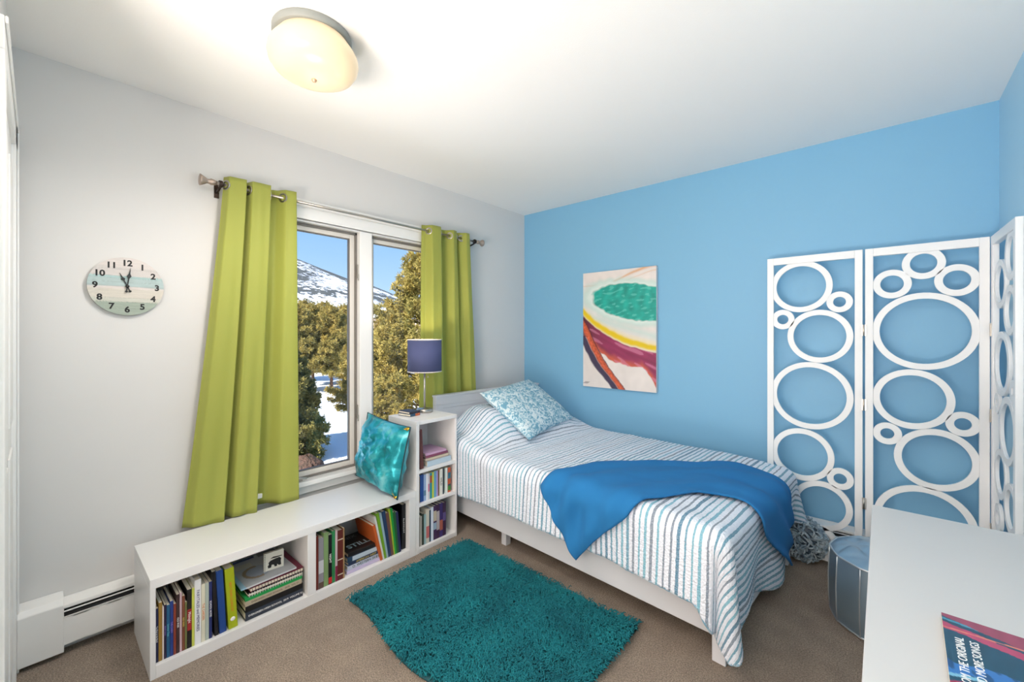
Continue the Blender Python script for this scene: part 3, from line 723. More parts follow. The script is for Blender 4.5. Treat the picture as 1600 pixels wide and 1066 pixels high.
uvn = N('ShaderNodeUVMap'); uvn.uv_map = 'UVMap'; sep = N('ShaderNodeSeparateXYZ'); nt.links.new(uvn.outputs[0], sep.inputs[0])
nw = N('ShaderNodeTexNoise'); nw.inputs['Scale'].default_value = 45; nt.links.new(uvn.outputs[0], nw.inputs['Vector'])
wob = MathN('MULTIPLY', MathN('SUBTRACT', nw.outputs[0], .5), .006)
A = MathN('ADD', sep.outputs[0], wob)
P1 = .0285
fr_ = MathN('FRACT', MathN('DIVIDE', A, P1)); cell = MathN('FLOOR', MathN('DIVIDE', A, P1))
wn = N('ShaderNodeTexWhiteNoise'); wn.noise_dimensions = '1D'; nt.links.new(cell, wn.inputs['W'])
wd = MathN('ADD', MathN('MULTIPLY', wn.outputs['Value'], .12), MathN('ADD', .075, MathN('MULTIPLY', sep.outputs[0], .03)))
stripe = MathN('LESS_THAN', MathN('ABSOLUTE', MathN('SUBTRACT', fr_, .5)), wd)
wn2 = N('ShaderNodeTexWhiteNoise'); wn2.noise_dimensions = '1D'; nt.links.new(MathN('ADD', cell, 37.3), wn2.inputs['W'])
rp = N('ShaderNodeValToRGB'); rp.color_ramp.interpolation = 'CONSTANT'
el = rp.color_ramp.elements; el[0].position = 0; el[0].color = (*lin((104, 158, 184)), 1); el[1].position = .3; el[1].color = (*lin((128, 142, 160)), 1)
k_ = el.new(.52); k_.color = (*lin((120, 182, 204)), 1); k_ = el.new(.8); k_.color = (*lin((84, 134, 164)), 1)
nt.links.new(wn2.outputs['Value'], rp.inputs[0])
# broken weave inside the stripes
wv = N('ShaderNodeTexNoise'); wv.inputs['Scale'].default_value = 300; nt.links.new(uvn.outputs[0], wv.inputs['Vector'])
mxw = N('ShaderNodeMixRGB'); mxw.inputs[2].default_value = (*lin((205, 216, 228)), 1); nt.links.new(rp.outputs[0], mxw.inputs[1])
nt.links.new(MathN('MULTIPLY', MathN('GREATER_THAN', wv.outputs[0], .56), .55), mxw.inputs[0])
mxs = N('ShaderNodeMixRGB'); mxs.inputs[1].default_value = (*lin((230, 236, 248)), 1); nt.links.new(stripe, mxs.inputs[0]); nt.links.new(mxw.outputs[0], mxs.inputs[2])
nt.links.new(mxs.outputs[0], bsdf.inputs['Base Color'])
bp = N('ShaderNodeBump'); bp.inputs['Strength'].default_value = 1.0; bp.inputs['Distance'].default_value = .010
vn = N('ShaderNodeTexNoise'); vn.inputs['Scale'].default_value = 110; nt.links.new(uvn.outputs[0], vn.inputs['Vector']); nt.links.new(vn.outputs[0], bp.inputs['Height']); nt.links.new(bp.outputs[0], bsdf.inputs['Normal'])
qo = Q.build('quilt', QM, uvs=quv, solid=.006, loc=BO, rot=(0, 0, THB))
hem = [Vector(qv[i]) for i in range(NA+1)]+[Vector(qv[j*(NA+1)+NA]) for j in range(1, NB+1)]
hm = MB(); hm.tube([p+Vector((0, 0, .002*math.sin(k*1.9))) for k, p in enumerate(hem)], [.0058+.0016*math.sin(k*1.9) for k in range(len(hem))], 8)
hm.build('hem_binding', mat('aqua_white_binding', (206, 218, 228), .85, vary=(26, (120, 164, 190), .35)), qo)
tag(qo, 'white quilt with blue and aqua seersucker stripes spread over the bed', 'quilt')

# throw --------------------------------------------------------------
def spline(pts, t):
    n_ = len(pts)-1; x = t*n_; i = min(n_-1, int(x)); f = x-i
    P = [Vector(pts[max(0, i-1)]), Vector(pts[i]), Vector(pts[i+1]), Vector(pts[min(n_, i+2)])]
    return .5*((2*P[1])+(P[2]-P[0])*f+(2*P[0]-5*P[1]+4*P[2]-P[3])*f*f+(3*P[1]-P[0]-3*P[2]+P[3])*f**3)
TA = [(1.06, -.085), (1.12, .02), (1.18, .24), (1.34, .45), (1.53, .61), (1.70, .77), (1.83, .82), (1.94, .80), (2.05, .84)]
TB = [(1.28, -.38), (1.42, -.23), (1.55, -.10), (1.66, .06), (1.76, .23), (1.87, .31), (1.99, .33), (2.15, .52), (2.33, .75)]
def throwP(u, v):
    A_, B_ = spline(TA, u), spline(TB, u)
    p = A_*(1-v)+B_*v
    p = p+Vector((.008*math.sin(v*9+u*5), .008*math.sin(u*14)))
    fold = .010*math.sin(v*PI*5+u*4)*(.4+.6*abs(u-.5)*2)
    fold += .010*math.sin(p.x*52)*(1-sm(-.22, .05, p.y))*(1-sm(1.6, 1.8, p.x))
    return Sn(p.x, p.y, .038+fold+.003*nz(u*9, v*9, 3))
T_ = MB(); T_.grid(throwP, 110, 44)
to = T_.build('throw_blanket', mat('blue_fleece', (30, 112, 172), .95, bump=(600, .35, .002)), solid=.010, loc=BO, rot=(0, 0, THB))
tag(to, 'plain blue fleece throw draped diagonally across the striped quilt', 'blanket')

# ------------------------------------------------------------------ pillows
def pillow_mesh(w_, h_, t_, nu=44, nv=34, pinch=.05, wr=.006, seed=0, power=.42):
    m_ = MB(); 
    def P(s):
        def f(u, v):
            x, y = 2*u-1, 2*v-1
            k = max(0, (1-x*x))**power*max(0, (1-y*y))**power
            ex = 1-pinch*(1-y*y)*abs(x)**3; ey = 1-pinch*(1-x*x)*abs(y)**3
            zz = s*(t_/2)*k + s*.5*wr*nz(x*3+seed, y*3, s)*(k > 0) + wr*.5*nz(x*9, y*9+seed, 2)*k
            return Vector((x*w_/2*ex, y*h_/2*ey, zz))
        return f
    m_.grid(P(1), nu, nv); m_.grid(lambda u, v: P(-1)(1-u, v), nu, nv)
    return m_
def damask():
    m_ = bpy.data.materials.new('pale_blue_damask'); m_.use_nodes = True; nt = m_.node_tree; b_ = nt.nodes['Principled BSDF']; b_.inputs['Roughness'].default_value = .85
    t = nt.nodes.new('ShaderNodeTexCoord'); n1 = nt.nodes.new('ShaderNodeTexNoise'); n1.inputs['Scale'].default_value = 34; n1.inputs['Detail'].default_value = 5; n1.inputs['Distortion'].default_value = 1.6
    r = nt.nodes.new('ShaderNodeValToRGB'); e = r.color_ramp.elements; e[0].position = .42; e[0].color = (*lin((112, 164, 190)), 1); e[1].position = .56; e[1].color = (*lin((214, 228, 234)), 1)
    k = e.new(.48); k.color = (*lin((156, 196, 212)), 1)
    nt.links.new(t.outputs['Object'], n1.inputs['Vector']); nt.links.new(n1.outputs[0], r.inputs[0]); nt.links.new(r.outputs[0], b_.inputs['Base Color'])
    bp = nt.nodes.new('ShaderNodeBump'); bp.inputs['Strength'].default_value = .5; bp.inputs['Distance'].default_value = .006; nt.links.new(n1.outputs[0], bp.inputs['Height']); nt.links.new(bp.outputs[0], b_.inputs['Normal'])
    return m_
xa = Vector((.0, .66, -.01)).normalized(); ya = Vector((-.39, -.06, .27)).normalized(); xa = (xa-ya*xa.dot(ya)).normalized(); za = xa.cross(ya)
pil = pillow_mesh(.66, .50, .15, seed=2, wr=.012, pinch=.06)
po = pil.build('bed_pillow', damask()); po.matrix_world = axes((.555, -.625, .765), xa, ya, za)
tag(po, 'pale blue and white patterned pillow propped at the head of the bed', 'pillow')

# sequin cushion
def sequin():
    m_ = bpy.data.materials.new('teal_sequins'); m_.use_nodes = True; nt = m_.node_tree; b_ = nt.nodes['Principled BSDF']
    b_.inputs['Roughness'].default_value = .30; b_.inputs['Metallic'].default_value = .5
    t = nt.nodes.new('ShaderNodeTexCoord'); n1 = nt.nodes.new('ShaderNodeTexNoise'); n1.inputs['Scale'].default_value = 5.0; n1.inputs['Detail'].default_value = 6; n1.inputs['Distortion'].default_value = 1.0
    r = nt.nodes.new('ShaderNodeValToRGB'); e = r.color_ramp.elements; e[0].position = .36; e[0].color = (*lin((10, 118, 128)), 1); e[1].position = .68; e[1].color = (*lin((150, 216, 218)), 1)
    k = e.new(.50); k.color = (*lin((40, 164, 178)), 1); k = e.new(.57); k.color = (*lin((88, 190, 200)), 1)
    v = nt.nodes.new('ShaderNodeTexVoronoi'); v.inputs['Scale'].default_value = 170
    bp = nt.nodes.new('ShaderNodeBump'); bp.inputs['Strength'].default_value = .5; bp.inputs['Distance'].default_value = .003
    nt.links.new(t.outputs['Object'], n1.inputs['Vector']); nt.links.new(t.outputs['Object'], v.inputs['Vector']); nt.links.new(n1.outputs[0], r.inputs[0]); nt.links.new(r.outputs[0], b_.inputs['Base Color'])
    nt.links.new(v.outputs['Color'], bp.inputs['Height']); nt.links.new(bp.outputs[0], b_.inputs['Normal'])
    return m_
c_o = Vector((.285, -1.712, .590)); xa = Vector((.50, -.020, -.02)).normalized(); ya = Vector((.0, .075, .39)).normalized(); ya = (ya-xa*ya.dot(xa)).normalized(); za = xa.cross(ya)
cu = thing('sequin_cushion', 'teal sequin cushion leaning against the tall bookcase on the low one', 'cushion')
cu.matrix_world = axes(c_o, xa, ya, za)
pillow_mesh(.50, .41, .17, seed=5, wr=.040, pinch=.07, power=.5).build('cushion_cover', sequin(), cu)
pp = []
for k in range(80):
    t = 2*PI*k/80; x, y = math.cos(t), math.sin(t); m_ = max(abs(x), abs(y)); x, y = x/m_, y/m_
    pp.append((x*.25*(1-.05*(1-y*y)*abs(x)**3), y*.20*(1-.05*(1-x*x)*abs(y)**3), 0))
MB().tube(pp, .004, 8, closed=True).build('piping', col((14, 60, 70)), cu)
for sx_, sy_ in ((1, 1), (1, -1)):
    b = MB()
    for q in range(4): b.lathe([(.0, 0), (.011, .001), (.011, .003), (0, .004)], 10, Matrix.Translation((sx_*(.236-.009*q), sy_*(.190-.003*q), .006)) @ Matrix.Rotation(.5*(q-1), 4, 'X'))
    b.build('gold_corner', mat('gold_sequin', (222, 180, 60), .25, 1), cu)

# ------------------------------------------------------------------ painting
def paintcol(u, t):      # u left->right, t top->bottom
    base = np.array(lin((226, 218, 214)))
    n1 = nz(u*4, t*5, 1); n2 = nz(u*14, t*16, 2); n3 = nz(u*13+t*8, t*44, 3)
    c = base*(1+.07*n1+.05*n2)
    def mix(c, k, a): a = min(1, max(0, a)); return c*(1-a)+np.array(lin(k))*a
    # warm streaks at the top
    s_ = .115-.10*u+.03*math.sin(u*5)+.012*n1
    c = mix(c, (214, 152, 84), (1-abs(t-s_)/(.008+.018*u*u))*(.35+.6*u))
    c = mix(c, (214, 170, 120), (1-abs(t-(s_+.045))/.008)*(.5*u))
    # teal pool
    x, y = u-.74, t-.275-.16*(u-.74)*.55; d = math.hypot(x/.59, y/.148)+.07*n2+.05*n1
    c = mix(c, (176, 216, 208), (1.42-d)/.3*.8)
    c = mix(c, (224, 230, 226), (1.22-d)/.12*.6)
    if d < 1.05:
        tc_ = np.array(lin((26, 160, 146)))*(1+.35*n2+.2*n3); c = c*(1-min(1, (1.05-d)/.07))+tc_*min(1, (1.05-d)/.07)
        if n3 > .25: c = mix(c, (120, 206, 196), .35)
    # pale aqua below the pool
    c = mix(c, (190, 214, 208), (1-abs(t-(.37+.19*u))/.05)*.7) if d > 1.05 else c
    def pw(x, pts):
        for (x0, y0), (x1, y1) in zip(pts, pts[1:]):
            if x <= x1: return y0+(y1-y0)*(x-x0)/(x1-x0)
        return pts[-1][1]
    wob_ = .014*n1+.008*n2
    yb = .335+.68*u-.56*u*u+.19*u*u*u+wob_*.7
    c = mix(c, (232, 214, 128), (1-abs(t-yb)/.060)*.8)
    c = mix(c, (226, 194, 24), (1-abs(t-yb-.004)/(.040-.012*u))*1.7)
    cx_ = pw(t, [(.40, -.06), (.46, .0), (.66, .16), (.82, .31), (.97, .52), (1.01, .57)])+wob_
    top = yb+.036; low = pw(u, [(0, .60), (.10, .60), (.2, .66), (.33, .735), (.5, .775), (.64, .815), (.83, .80), (.93, .88), (1, .97)])+.012*n1+.020*n2
    if t > top and t < low and u > cx_+.03:
        k = (t-top)/max(.001, low-top)
        m_ = np.array(lin((84, 34, 50)))*(1-min(1, u*2.8))+np.array(lin((150, 50, 92)))*min(1, u*2.8)
        st_ = nz(u*3+t*2, (t-u*.35)*26, 8)
        cc_ = m_*(1+.45*st_)
        cc_ = cc_*(1-sm(.62, .95, k))+np.array(lin((198, 92, 70)))*(1+.3*st_)*sm(.62, .95, k)
        if st_ > .22: cc_ = cc_*.5+np.array(lin((206, 130, 160)))*.5
        a = min(1, (low-t)/.008, (t-top)/.008); c = c*(1-a)+cc_*a
    if t > .40:
        dd = u-cx_
        if -.15 < dd < -.03 and t > .55: c = mix(c, (50, 38, 74), min(1, min(dd+.15+.02*n2, -.03-dd)/.02)*.97)
        if t < .56 and dd < .02 and t > top: c = mix(c, (92, 34, 60), .9)
        if -.045 < dd < .055:
            o_ = np.array(lin((212, 96, 62)))*(1-.4*min(1, abs(dd)/.06))*(1+.4*nz(u*30, t*60, 5)); a = min(1, min(dd+.045, .055-dd)/.012); c = c*(1-a)+o_*a
        if .045 < dd < .062: c = mix(c, (90, 30, 44), .85)
    if u < .12 and .955 < t < .975 and n3 > 0: c = mix(c, (120, 110, 120), .6)
    return np.clip(c, 0, 1)
pa = thing('painting', 'abstract canvas of teal pool, yellow band and crimson swirls on the blue wall', 'painting', (.668, -.003, .872), (0, 0, 0))
PWd, PHt = .625, .945; NX, NY = 150, 220
MB().box(0, PWd, -.032, 0, 0, PHt).build('canvas_edge', col((224, 220, 218)), pa, bevel=.002)
g_ = MB(); g_.grid(lambda u, v: Vector((PWd*u, -.0325, PHt*v)), NX, NY)
pc = [paintcol(i/NX, 1-j/NY) for j in range(NY+1) for i in range(NX+1)]
g_.build('painted_canvas', vmat('acrylic_paint', .5, bump=(60, .3, .004)), pa, cols=pc)

# ------------------------------------------------------------------ folding screen
WS = mat('white_screen_lacquer', (238, 240, 242), .4)
scr = thing('folding_screen', 'white three-panel folding screen of openwork circles in the corner', 'room divider', (2.47, -.125, 0))
SZ = 1.765
p1 = [(.166, 1.586, .148), (.344, 1.488, .057), (.079, 1.396, .057), (.253, 1.297, .150), (.212, .955, .192), (.172, .608, .150), (.347, .506, .058), (.079, .419, .058), (.264, .335, .137), (.09, .17, .07), (.25, .13, .09)]
p2 = [(.222, 1.665, .078), (.106, 1.570, .074), (.337, 1.571, .076), (.222, 1.324, .193), (.181, .978, .151), (.088, .789, .056), (.357, .876, .058), (.265, .686, .151), (.222, .355, .188), (.10, .12, .07), (.3, .12, .08)]
p3 = [(.335, 1.631, .102), (.143, 1.530, .107), (.317, 1.408, .103), (.172, 1.181, .140), (.365, 1.08, .045), (.083, .999, .047), (.27, .905, .143), (.145, .693, .109), (.322, .595, .103), (.10, .49, .06), (.22, .33, .11), (.1, .16, .07), (.3, .14, .07)]
def panel(o, ang, rings, wd):
    """o: hinge-side foot in world; ang: heading"""
    p = Matrix.Translation(Vector(o)-scr.location) @ Matrix.Rotation(ang, 4, 'Z')
    fr = MB(); d = .022; st = .033
    fr.box(0, st, -d/2, d/2, 0, SZ, p); fr.box(wd-st, wd, -d/2, d/2, 0, SZ, p); fr.box(st, wd-st, -d/2, d/2, SZ-.042, SZ, p); fr.box(st, wd-st, -d/2, d/2, .03, .07, p)
    f = fr.build('panel', WS, scr, bevel=.002)
    R = p.to_3x3(); ax, az_ = R @ Vector((1, 0, 0)), R @ Vector((0, -1, 0))
    for (x, z_, r) in rings:
        k = .042*(r/.19)+.0 if r > .1 else .0
        wdt = .030 if r > .13 else (.027 if r > .1 else .030)
        r = r+.001
        MB().ring(p @ Vector((x, 0, z_)), r, r-wdt, ax, Vector((0, 0, 1)), az_, .012, 56).build('circle', WS, f, bevel=.001)
    return f
panel((2.020, -.125, 0), 0, p1, .442)
panel((2.472, -.125, 0), 0, p2, .442)
panel((2.928, -.130, 0), -math.atan2(.42, .006), p3, .442)
for (x, y) in ((2.467, -.125), (2.921, -.128)):
    for z_ in (.4, .93, 1.33): MB().box(x-.008, x+.010, y-.016, y-.010, z_-.03, z_+.03).tube([(x, y-.016, z_-.03), (x, y-.016, z_+.03)], .004, 8).build('hinge', METAL, scr, loc=tuple(-scr.location))

# ------------------------------------------------------------------ desk with book
DX0, DX1, DY0, DY1, DZ = 2.516, 2.952, -2.45, -1.235, .74
dk = thing('desk', 'white desk against the right wall in the foreground', 'desk', (DX0, DY0, 0))
DLAM = mat('pale_grey_desk_laminate', (204, 203, 203), .35)
def dbox(name, x0, x1, y0, y1, z0, z1, m=DLAM): return MB().box(x0-DX0, x1-DX0, y0-DY0, y1-DY0, z0, z1).build(name, m, dk, bevel=.002)
dbox('top', DX0, DX1, DY0, DY1, DZ-.03, DZ)
for y in (DY0+.03, DY1-.09):
    for x in (DX0+.03, DX1-.08): dbox('leg', x, x+.05, y, y+.05, 0, DZ-.03)
for k in range(2):
    y0 = DY0+.09+.515*k
    d = dbox('drawer', DX0+.035, DX1-.03, y0, y0+.50, DZ-.12, DZ-.031)
    MB().tube([(.02, y0+.25-DY0, DZ-.075), (.035, y0+.25-DY0, DZ-.075)], [.008, .012], 14).build('knob', METAL, d)
bk = thing('song_book', 'songbook with white lettering on blue and magenta cover lying on the desk', 'book', (2.629, -1.890, DZ+.0005), (0, 0, -.03))
BWd, BHt = .24, .33; NX, NY = 110, 140
def ccol(u, v):  # u across (x), v down from the far edge
    n1 = nz(u*5+v*6, v*3-u*2, 5); n2 = nz(u*18, v*7, 6)
    c = (30, 74, 98)
    s_ = v-.30*u
    if s_ < .03+.02*n1: c = (148, 66, 92)
    elif .10 < s_+.02*n1+.10*u < .17: c = (176, 66, 102)
    elif .055 < s_+.2*u < .075 and u < .3: c = (70, 146, 172)
    if u > .42 and abs(v-.16-.25*u+.03*n1) < .035 and u < .9: c = (92, 186, 214)
    if u > .45 and .27+.2*(u-.45) < v+.05*n1 < .47+.5*(u-.45): c = (168, 62, 92) if n2 > -.12 else (92, 62, 116)
    if .46 < v+.1*n1 < .60: c = (52, 112, 180) if n2 > -.1 else (34, 80, 130)
    if .60 < v+.06*n1 < .64: c = (120, 178, 206)
    if .72 < v+.12*n1 < .80: c = (150, 48, 74)
    if v > .80: c = (58, 150, 196) if n1 > 0 else (34, 92, 150)
    if abs(v-.165+.05*u) < .006 and u < .6: c = (214, 130, 110)
    return [x*(1+.15*n2) for x in lin(c)]
g_ = MB(); g_.grid(lambda u, v: Vector((BWd*u, -BHt*v, .0125)), NX, NY)
g_.build('front_cover', vmat('glossy_print', .3), bk, cols=[ccol(i/NX, j/NY) for j in range(NY+1) for i in range(NX+1)])
MB().box(0, BWd, -BHt, 0, .001, .012).build('pages', PAGES, bk); MB().box(0, BWd, -BHt, 0, 0, .001).build('back_cover', col((40, 70, 100)), bk)
for i, s_ in enumerate(('MUSIC FROM THE ORIGINAL', 'FILM AND MORE SONGS')):
    text('cover_title', s_, .0165, INKW, bk, axes((.020+.0185*i, -.078, .0128), (0, 1, 0), (-1, 0, 0), (0, 0, 1)), align='RIGHT')

# ------------------------------------------------------------------ ottoman
ot = thing('ottoman', 'round silver blue metallic pouf with piped seams beside the desk', 'ottoman', (2.566, -.560, 0))
SIL = mat('metallic_leatherette', (158, 182, 200), .36, .8, bump=(30, .12, .01))
PIP = mat('silver_piping', (196, 204, 210), .35, .7)
NS = 12; OR_ = .212; PH0 = math.atan2(-.705+.560, 2.437-2.566)+PI/NS
def opoly(r, ang):
    k = (ang-PH0) % (2*PI/NS)-PI/NS
    return r*(math.cos(PI/NS)/math.cos(k)*.72+.28)
b = MB(); prof = [(.95, .0), (1.0, .012), (1.02, .08), (1.025, .17), (1.01, .26), (1.0, .305)]
na = 96; vs = []; fs = []
for (s_, z_) in prof:
    for k in range(na): a = 2*PI*k/na; r = opoly(OR_*s_, a); vs.append((r*math.cos(a), r*math.sin(a), z_))
for i in range(len(prof)-1):
    for k in range(na): fs.append((i*na+k, i*na+(k+1) % na, (i+1)*na+(k+1) % na, (i+1)*na+k))
fs.append(tuple(range(na))[::-1]); b.add(vs, fs, True); b.build('side', SIL, ot)
def topz(r, a):
    q = r/OR_; base = .305+.038*(1-q**2.4)
    # tufted diamonds
    x, y = r*math.cos(a), r*math.sin(a)
    h_ = abs(math.sin((x*1.0+y*.58)*PI/.13))*abs(math.sin((x-y*.58)*PI/.13))*abs(math.sin(y*1.15*PI/.13+.3))
    return base+.012*min(1, h_*2.2)*(1-q**6)
b = MB(); vs = [(0, 0, topz(0, 0))]; fs = []; nr = 30
for i in range(1, nr+1):
    for k in range(na): a = 2*PI*k/na; r = opoly(OR_*i/nr, a); vs.append((r*math.cos(a), r*math.sin(a), topz(OR_*i/nr, a)))
for k in range(na): fs.append((0, 1+k, 1+(k+1) % na))
for i in range(nr-1):
    for k in range(na): fs.append((1+i*na+k, 1+(i+1)*na+k, 1+(i+1)*na+(k+1) % na, 1+i*na+(k+1) % na))
b.add(vs, fs, True); b.build('tufted_top', SIL, ot)
MB().tube([(opoly(OR_*1.004, 2*PI*k/96)*math.cos(2*PI*k/96), opoly(OR_*1.004, 2*PI*k/96)*math.sin(2*PI*k/96), .305) for k in range(96)], .0042, 8, closed=True).build('piping', PIP, ot)
MB().tube([(opoly(OR_*1.0, 2*PI*k/96)*math.cos(2*PI*k/96), opoly(OR_*1.0, 2*PI*k/96)*math.sin(2*PI*k/96), .010) for k in range(96)], .004, 8, closed=True).build('piping', PIP, ot)
for k in range(NS):
    a = PH0+2*PI*k/NS
    MB().tube([(opoly(OR_*s_*1.003, a)*math.cos(a), opoly(OR_*s_*1.003, a)*math.sin(a), z_) for s_, z_ in prof[1:]], .003, 6).build('seam', PIP, ot)

# ------------------------------------------------------------------ rug (shag)
RX0, RX1, RY0, RY1 = .600, 1.735, -2.092, -1.322
rng = np.random.default_rng(4)
rug = thing('shag_rug', 'rectangular teal shag rug lying on the carpet between bookcase and bed', 'rug', (RX0, RY0, 0))
def redge(x, y):   # gently wavy outline: near-left edge sags
    t = (x-RX0)/(RX1-RX0); s = (y-RY0)/(RY1-RY0)
    return x, y+(1-s)*(.020*math.sin(t*9+.4)-.022*math.sin(t*PI))
base = MB(); base.grid(lambda u, v: Vector((redge(RX0+(RX1-RX0)*u, RY0+(RY1-RY0)*v)[0]-RX0, redge(RX0+(RX1-RX0)*u, RY0+(RY1-RY0)*v)[1]-RY0, .010)), 40, 8)
base.build('backing', col((10, 74, 84)), rug, solid=-.008)
NT = 22000
ux = rng.random(NT); uy = rng.random(NT)
px = RX0+(RX1-RX0)*ux; py = RY0+(RY1-RY0)*uy
t_ = (px-RX0)/(RX1-RX0); s_ = (py-RY0)/(RY1-RY0); py = py+(1-s_)*(.020*np.sin(t_*9+.4)-.022*np.sin(t_*PI))
ang = rng.normal(0, 1.1, NT)+np.array([3*nz(x*2.4, y*2.4, 1) for x, y in zip(px, py)]); ln = rng.uniform(.020, .036, NT); rad = rng.uniform(.0017, .0026, NT)
dx, dy = np.cos(ang), np.sin(ang)
segs = []
for (fl, fz) in ((0, .010), (.25, .026), (.65, .034), (1.0, .028)):
    segs.append(np.stack([px-RX0+dx*ln*fl, py-RY0+dy*ln*fl, np.full(NT, fz)+rng.normal(0, .0025, NT)*(fl > 0)], 1))
V = np.zeros((NT, 4, 4, 3))
nxv = np.stack([-dy, dx, np.zeros(NT)], 1); up = np.array([0, 0, 1.])
for si in range(4):
    rr_ = (rad*(1 if si < 3 else .6))[:, None]
    for c_ in range(4):
        a = PI/4+c_*PI/2; V[:, si, c_] = segs[si]+nxv*rr_*math.cos(a)+(up*math.sin(a)+(0 if si != 3 else 1)*np.stack([dx, dy, np.zeros(NT)], 1)*.0)*rr_
V = V.reshape(-1, 3)
basei = (np.arange(NT)*16)[:, None, None]
quads = []
for si in range(3):
    for c_ in range(4): d_ = (c_+1) % 4; quads.append([si*4+c_, si*4+d_, (si+1)*4+d_, (si+1)*4+c_])
quads.append([12, 13, 14, 15])
Fq = (basei+np.array(quads)[None]).reshape(-1, 4)
me = bpy.data.meshes.new('pile'); me.vertices.add(len(V)); me.vertices.foreach_set('co', V.astype(np.float32).ravel())
me.loops.add(Fq.size); me.loops.foreach_set('vertex_index', Fq.ravel().astype(np.int32)); me.polygons.add(len(Fq)); me.polygons.foreach_set('loop_start', np.arange(0, Fq.size, 4, dtype=np.int32)); me.update(calc_edges=True); me.validate()
me.polygons.foreach_set('use_smooth', np.ones(len(me.polygons), bool))
RUGM = mat('teal_chenille', (0, 98, 110), .9, vary=(4.5, (12, 126, 136), .7))
me.materials.append(RUGM); po_ = bpy.data.objects.new('pile', me); C.objects.link(po_); po_.parent = rug; po_['kind'] = 'stuff'

# ------------------------------------------------------------------ shaggy cushion between bed and wall
fc = thing('shaggy_cushion', 'grey blue ruffled shaggy cushion on the floor behind the bed foot', 'cushion', (2.20, -.155, .13))
fc.rotation_euler = (0, 0, .1)
pm = MB(); rr2 = random.Random(3)
core = MB(); core.lathe([(.02, -.125), (.09, -.11), (.115, -.04), (.115, .03), (.09, .09), (.02, .12)], 24, Matrix.Diagonal((.80, .40, .86, 1))); core.build('core', col((70, 90, 108)), fc)
for k in range(620):
    th = rr2.uniform(0, 2*PI); ph = math.acos(rr2.uniform(-1, 1)); d_ = Vector((math.sin(ph)*math.cos(th), math.sin(ph)*math.sin(th), math.cos(ph)))
    p = Vector((d_.x*.088, d_.y*.044, d_.z*.100)); t2 = d_.cross(Vector((rr2.uniform(-1, 1), rr2.uniform(-1, 1), rr2.uniform(-1, 1)))).normalized()
    L_ = rr2.uniform(.8, 1.2)
    pm.tube([p, p+(d_*.018+t2*.004)*L_, p+(d_*.026+t2*.016)*L_, p+(d_*.018+t2*.028)*L_, p+(d_*.008+t2*.030)*L_], [.004, .0045, .0048, .0045, .003], 5)
pm.build('ruffles', mat('ruffle_fabric', (118, 142, 160), .85, vary=(30, (186, 200, 208), .6)), fc)['kind'] = 'stuff'

# ------------------------------------------------------------------ outside
def out_pt(u, depth, z=None, v=None):
    fx, fy = -math.sin(YAW), math.cos(YAW); rx, ry = math.cos(YAW), math.sin(YAW); k = (u-PU)/F
    x = CAM[0]+(fx+rx*k)*depth; y = CAM[1]+(fy+ry*k)*depth
    zz = z if z is not None else CAM[2]-(v-PV)/F*depth
    return Vector((x, y, zz))
GZ = -2.5
SNOW = mat('snow', (236, 240, 248), .7, bump=(3, .4, .1))
def gz(x, y):
    d = math.hypot(x, y+2)
    return GZ+.10*nz(x*.12, y*.12, 9)*min(1, d/8)+.03*nz(x*.5, y*.5, 4)
g_ = MB()
def gp(u, v):
    r = 1.0+600*(v**2.6); a = math.radians(95+170*u); x, y = r*math.cos(a)-.3, r*math.sin(a)-2
    return Vector((min(x, -.15), y, gz(x, y)))
g_.grid(gp, 90, 90); struct(g_.build('ground', SNOW), 'sunlit snow field outside the window', 'ground')
# mountain
def mount_mat():
    m_ = bpy.data.materials.new('snowy_wooded_slope'); m_.use_nodes = True; nt = m_.node_tree; b_ = nt.nodes['Principled BSDF']; b_.inputs['Roughness'].default_value = .9
    t = nt.nodes.new('ShaderNodeTexCoord'); mp = nt.nodes.new('ShaderNodeMapping'); mp.inputs['Scale'].default_value = (1, 1, .45); nt.links.new(t.outputs['Object'], mp.inputs[0])
    n1 = nt.nodes.new('ShaderNodeTexNoise'); n1.inputs['Scale'].default_value = .12; n1.inputs['Detail'].default_value = 3; nt.links.new(mp.outputs[0], n1.inputs['Vector'])
    n2 = nt.nodes.new('ShaderNodeTexNoise'); n2.inputs['Scale'].default_value = .012; n2.inputs['Detail'].default_value = 3; nt.links.new(t.outputs['Object'], n2.inputs['Vector'])
    a = nt.nodes.new('ShaderNodeMath'); a.operation = 'ADD'; nt.links.new(n1.outputs[0], a.inputs[0]); nt.links.new(n2.outputs[0], a.inputs[1])
    at = nt.nodes.new('ShaderNodeAttribute'); at.attribute_name = 'Col'; a2 = nt.nodes.new('ShaderNodeMath'); a2.operation = 'ADD'; nt.links.new(a.outputs[0], a2.inputs[0]); nt.links.new(at.outputs['Fac'], a2.inputs[1])
    r = nt.nodes.new('ShaderNodeValToRGB'); e = r.color_ramp.elements; e[0].position = .495; e[0].color = (*lin((228, 232, 240)), 1); e[1].position = .53; e[1].color = (*lin((74, 74, 70)), 1)
    a3 = nt.nodes.new('ShaderNodeMath'); a3.operation = 'MULTIPLY'; a3.inputs[1].default_value = .5; nt.links.new(a2.outputs[0], a3.inputs[0])
    nt.links.new(a3.outputs[0], r.inputs[0]); nt.links.new(r.outputs[0], b_.inputs['Base Color'])
    return m_
RID = [(200, 390), (330, 388), (400, 391), (456, 401), (500, 419), (547, 437), (583, 447), (620, 462), (680, 484), (800, 500), (900, 505)]
mg_ = MB(); mc = []; NM, NMv = 160, 50
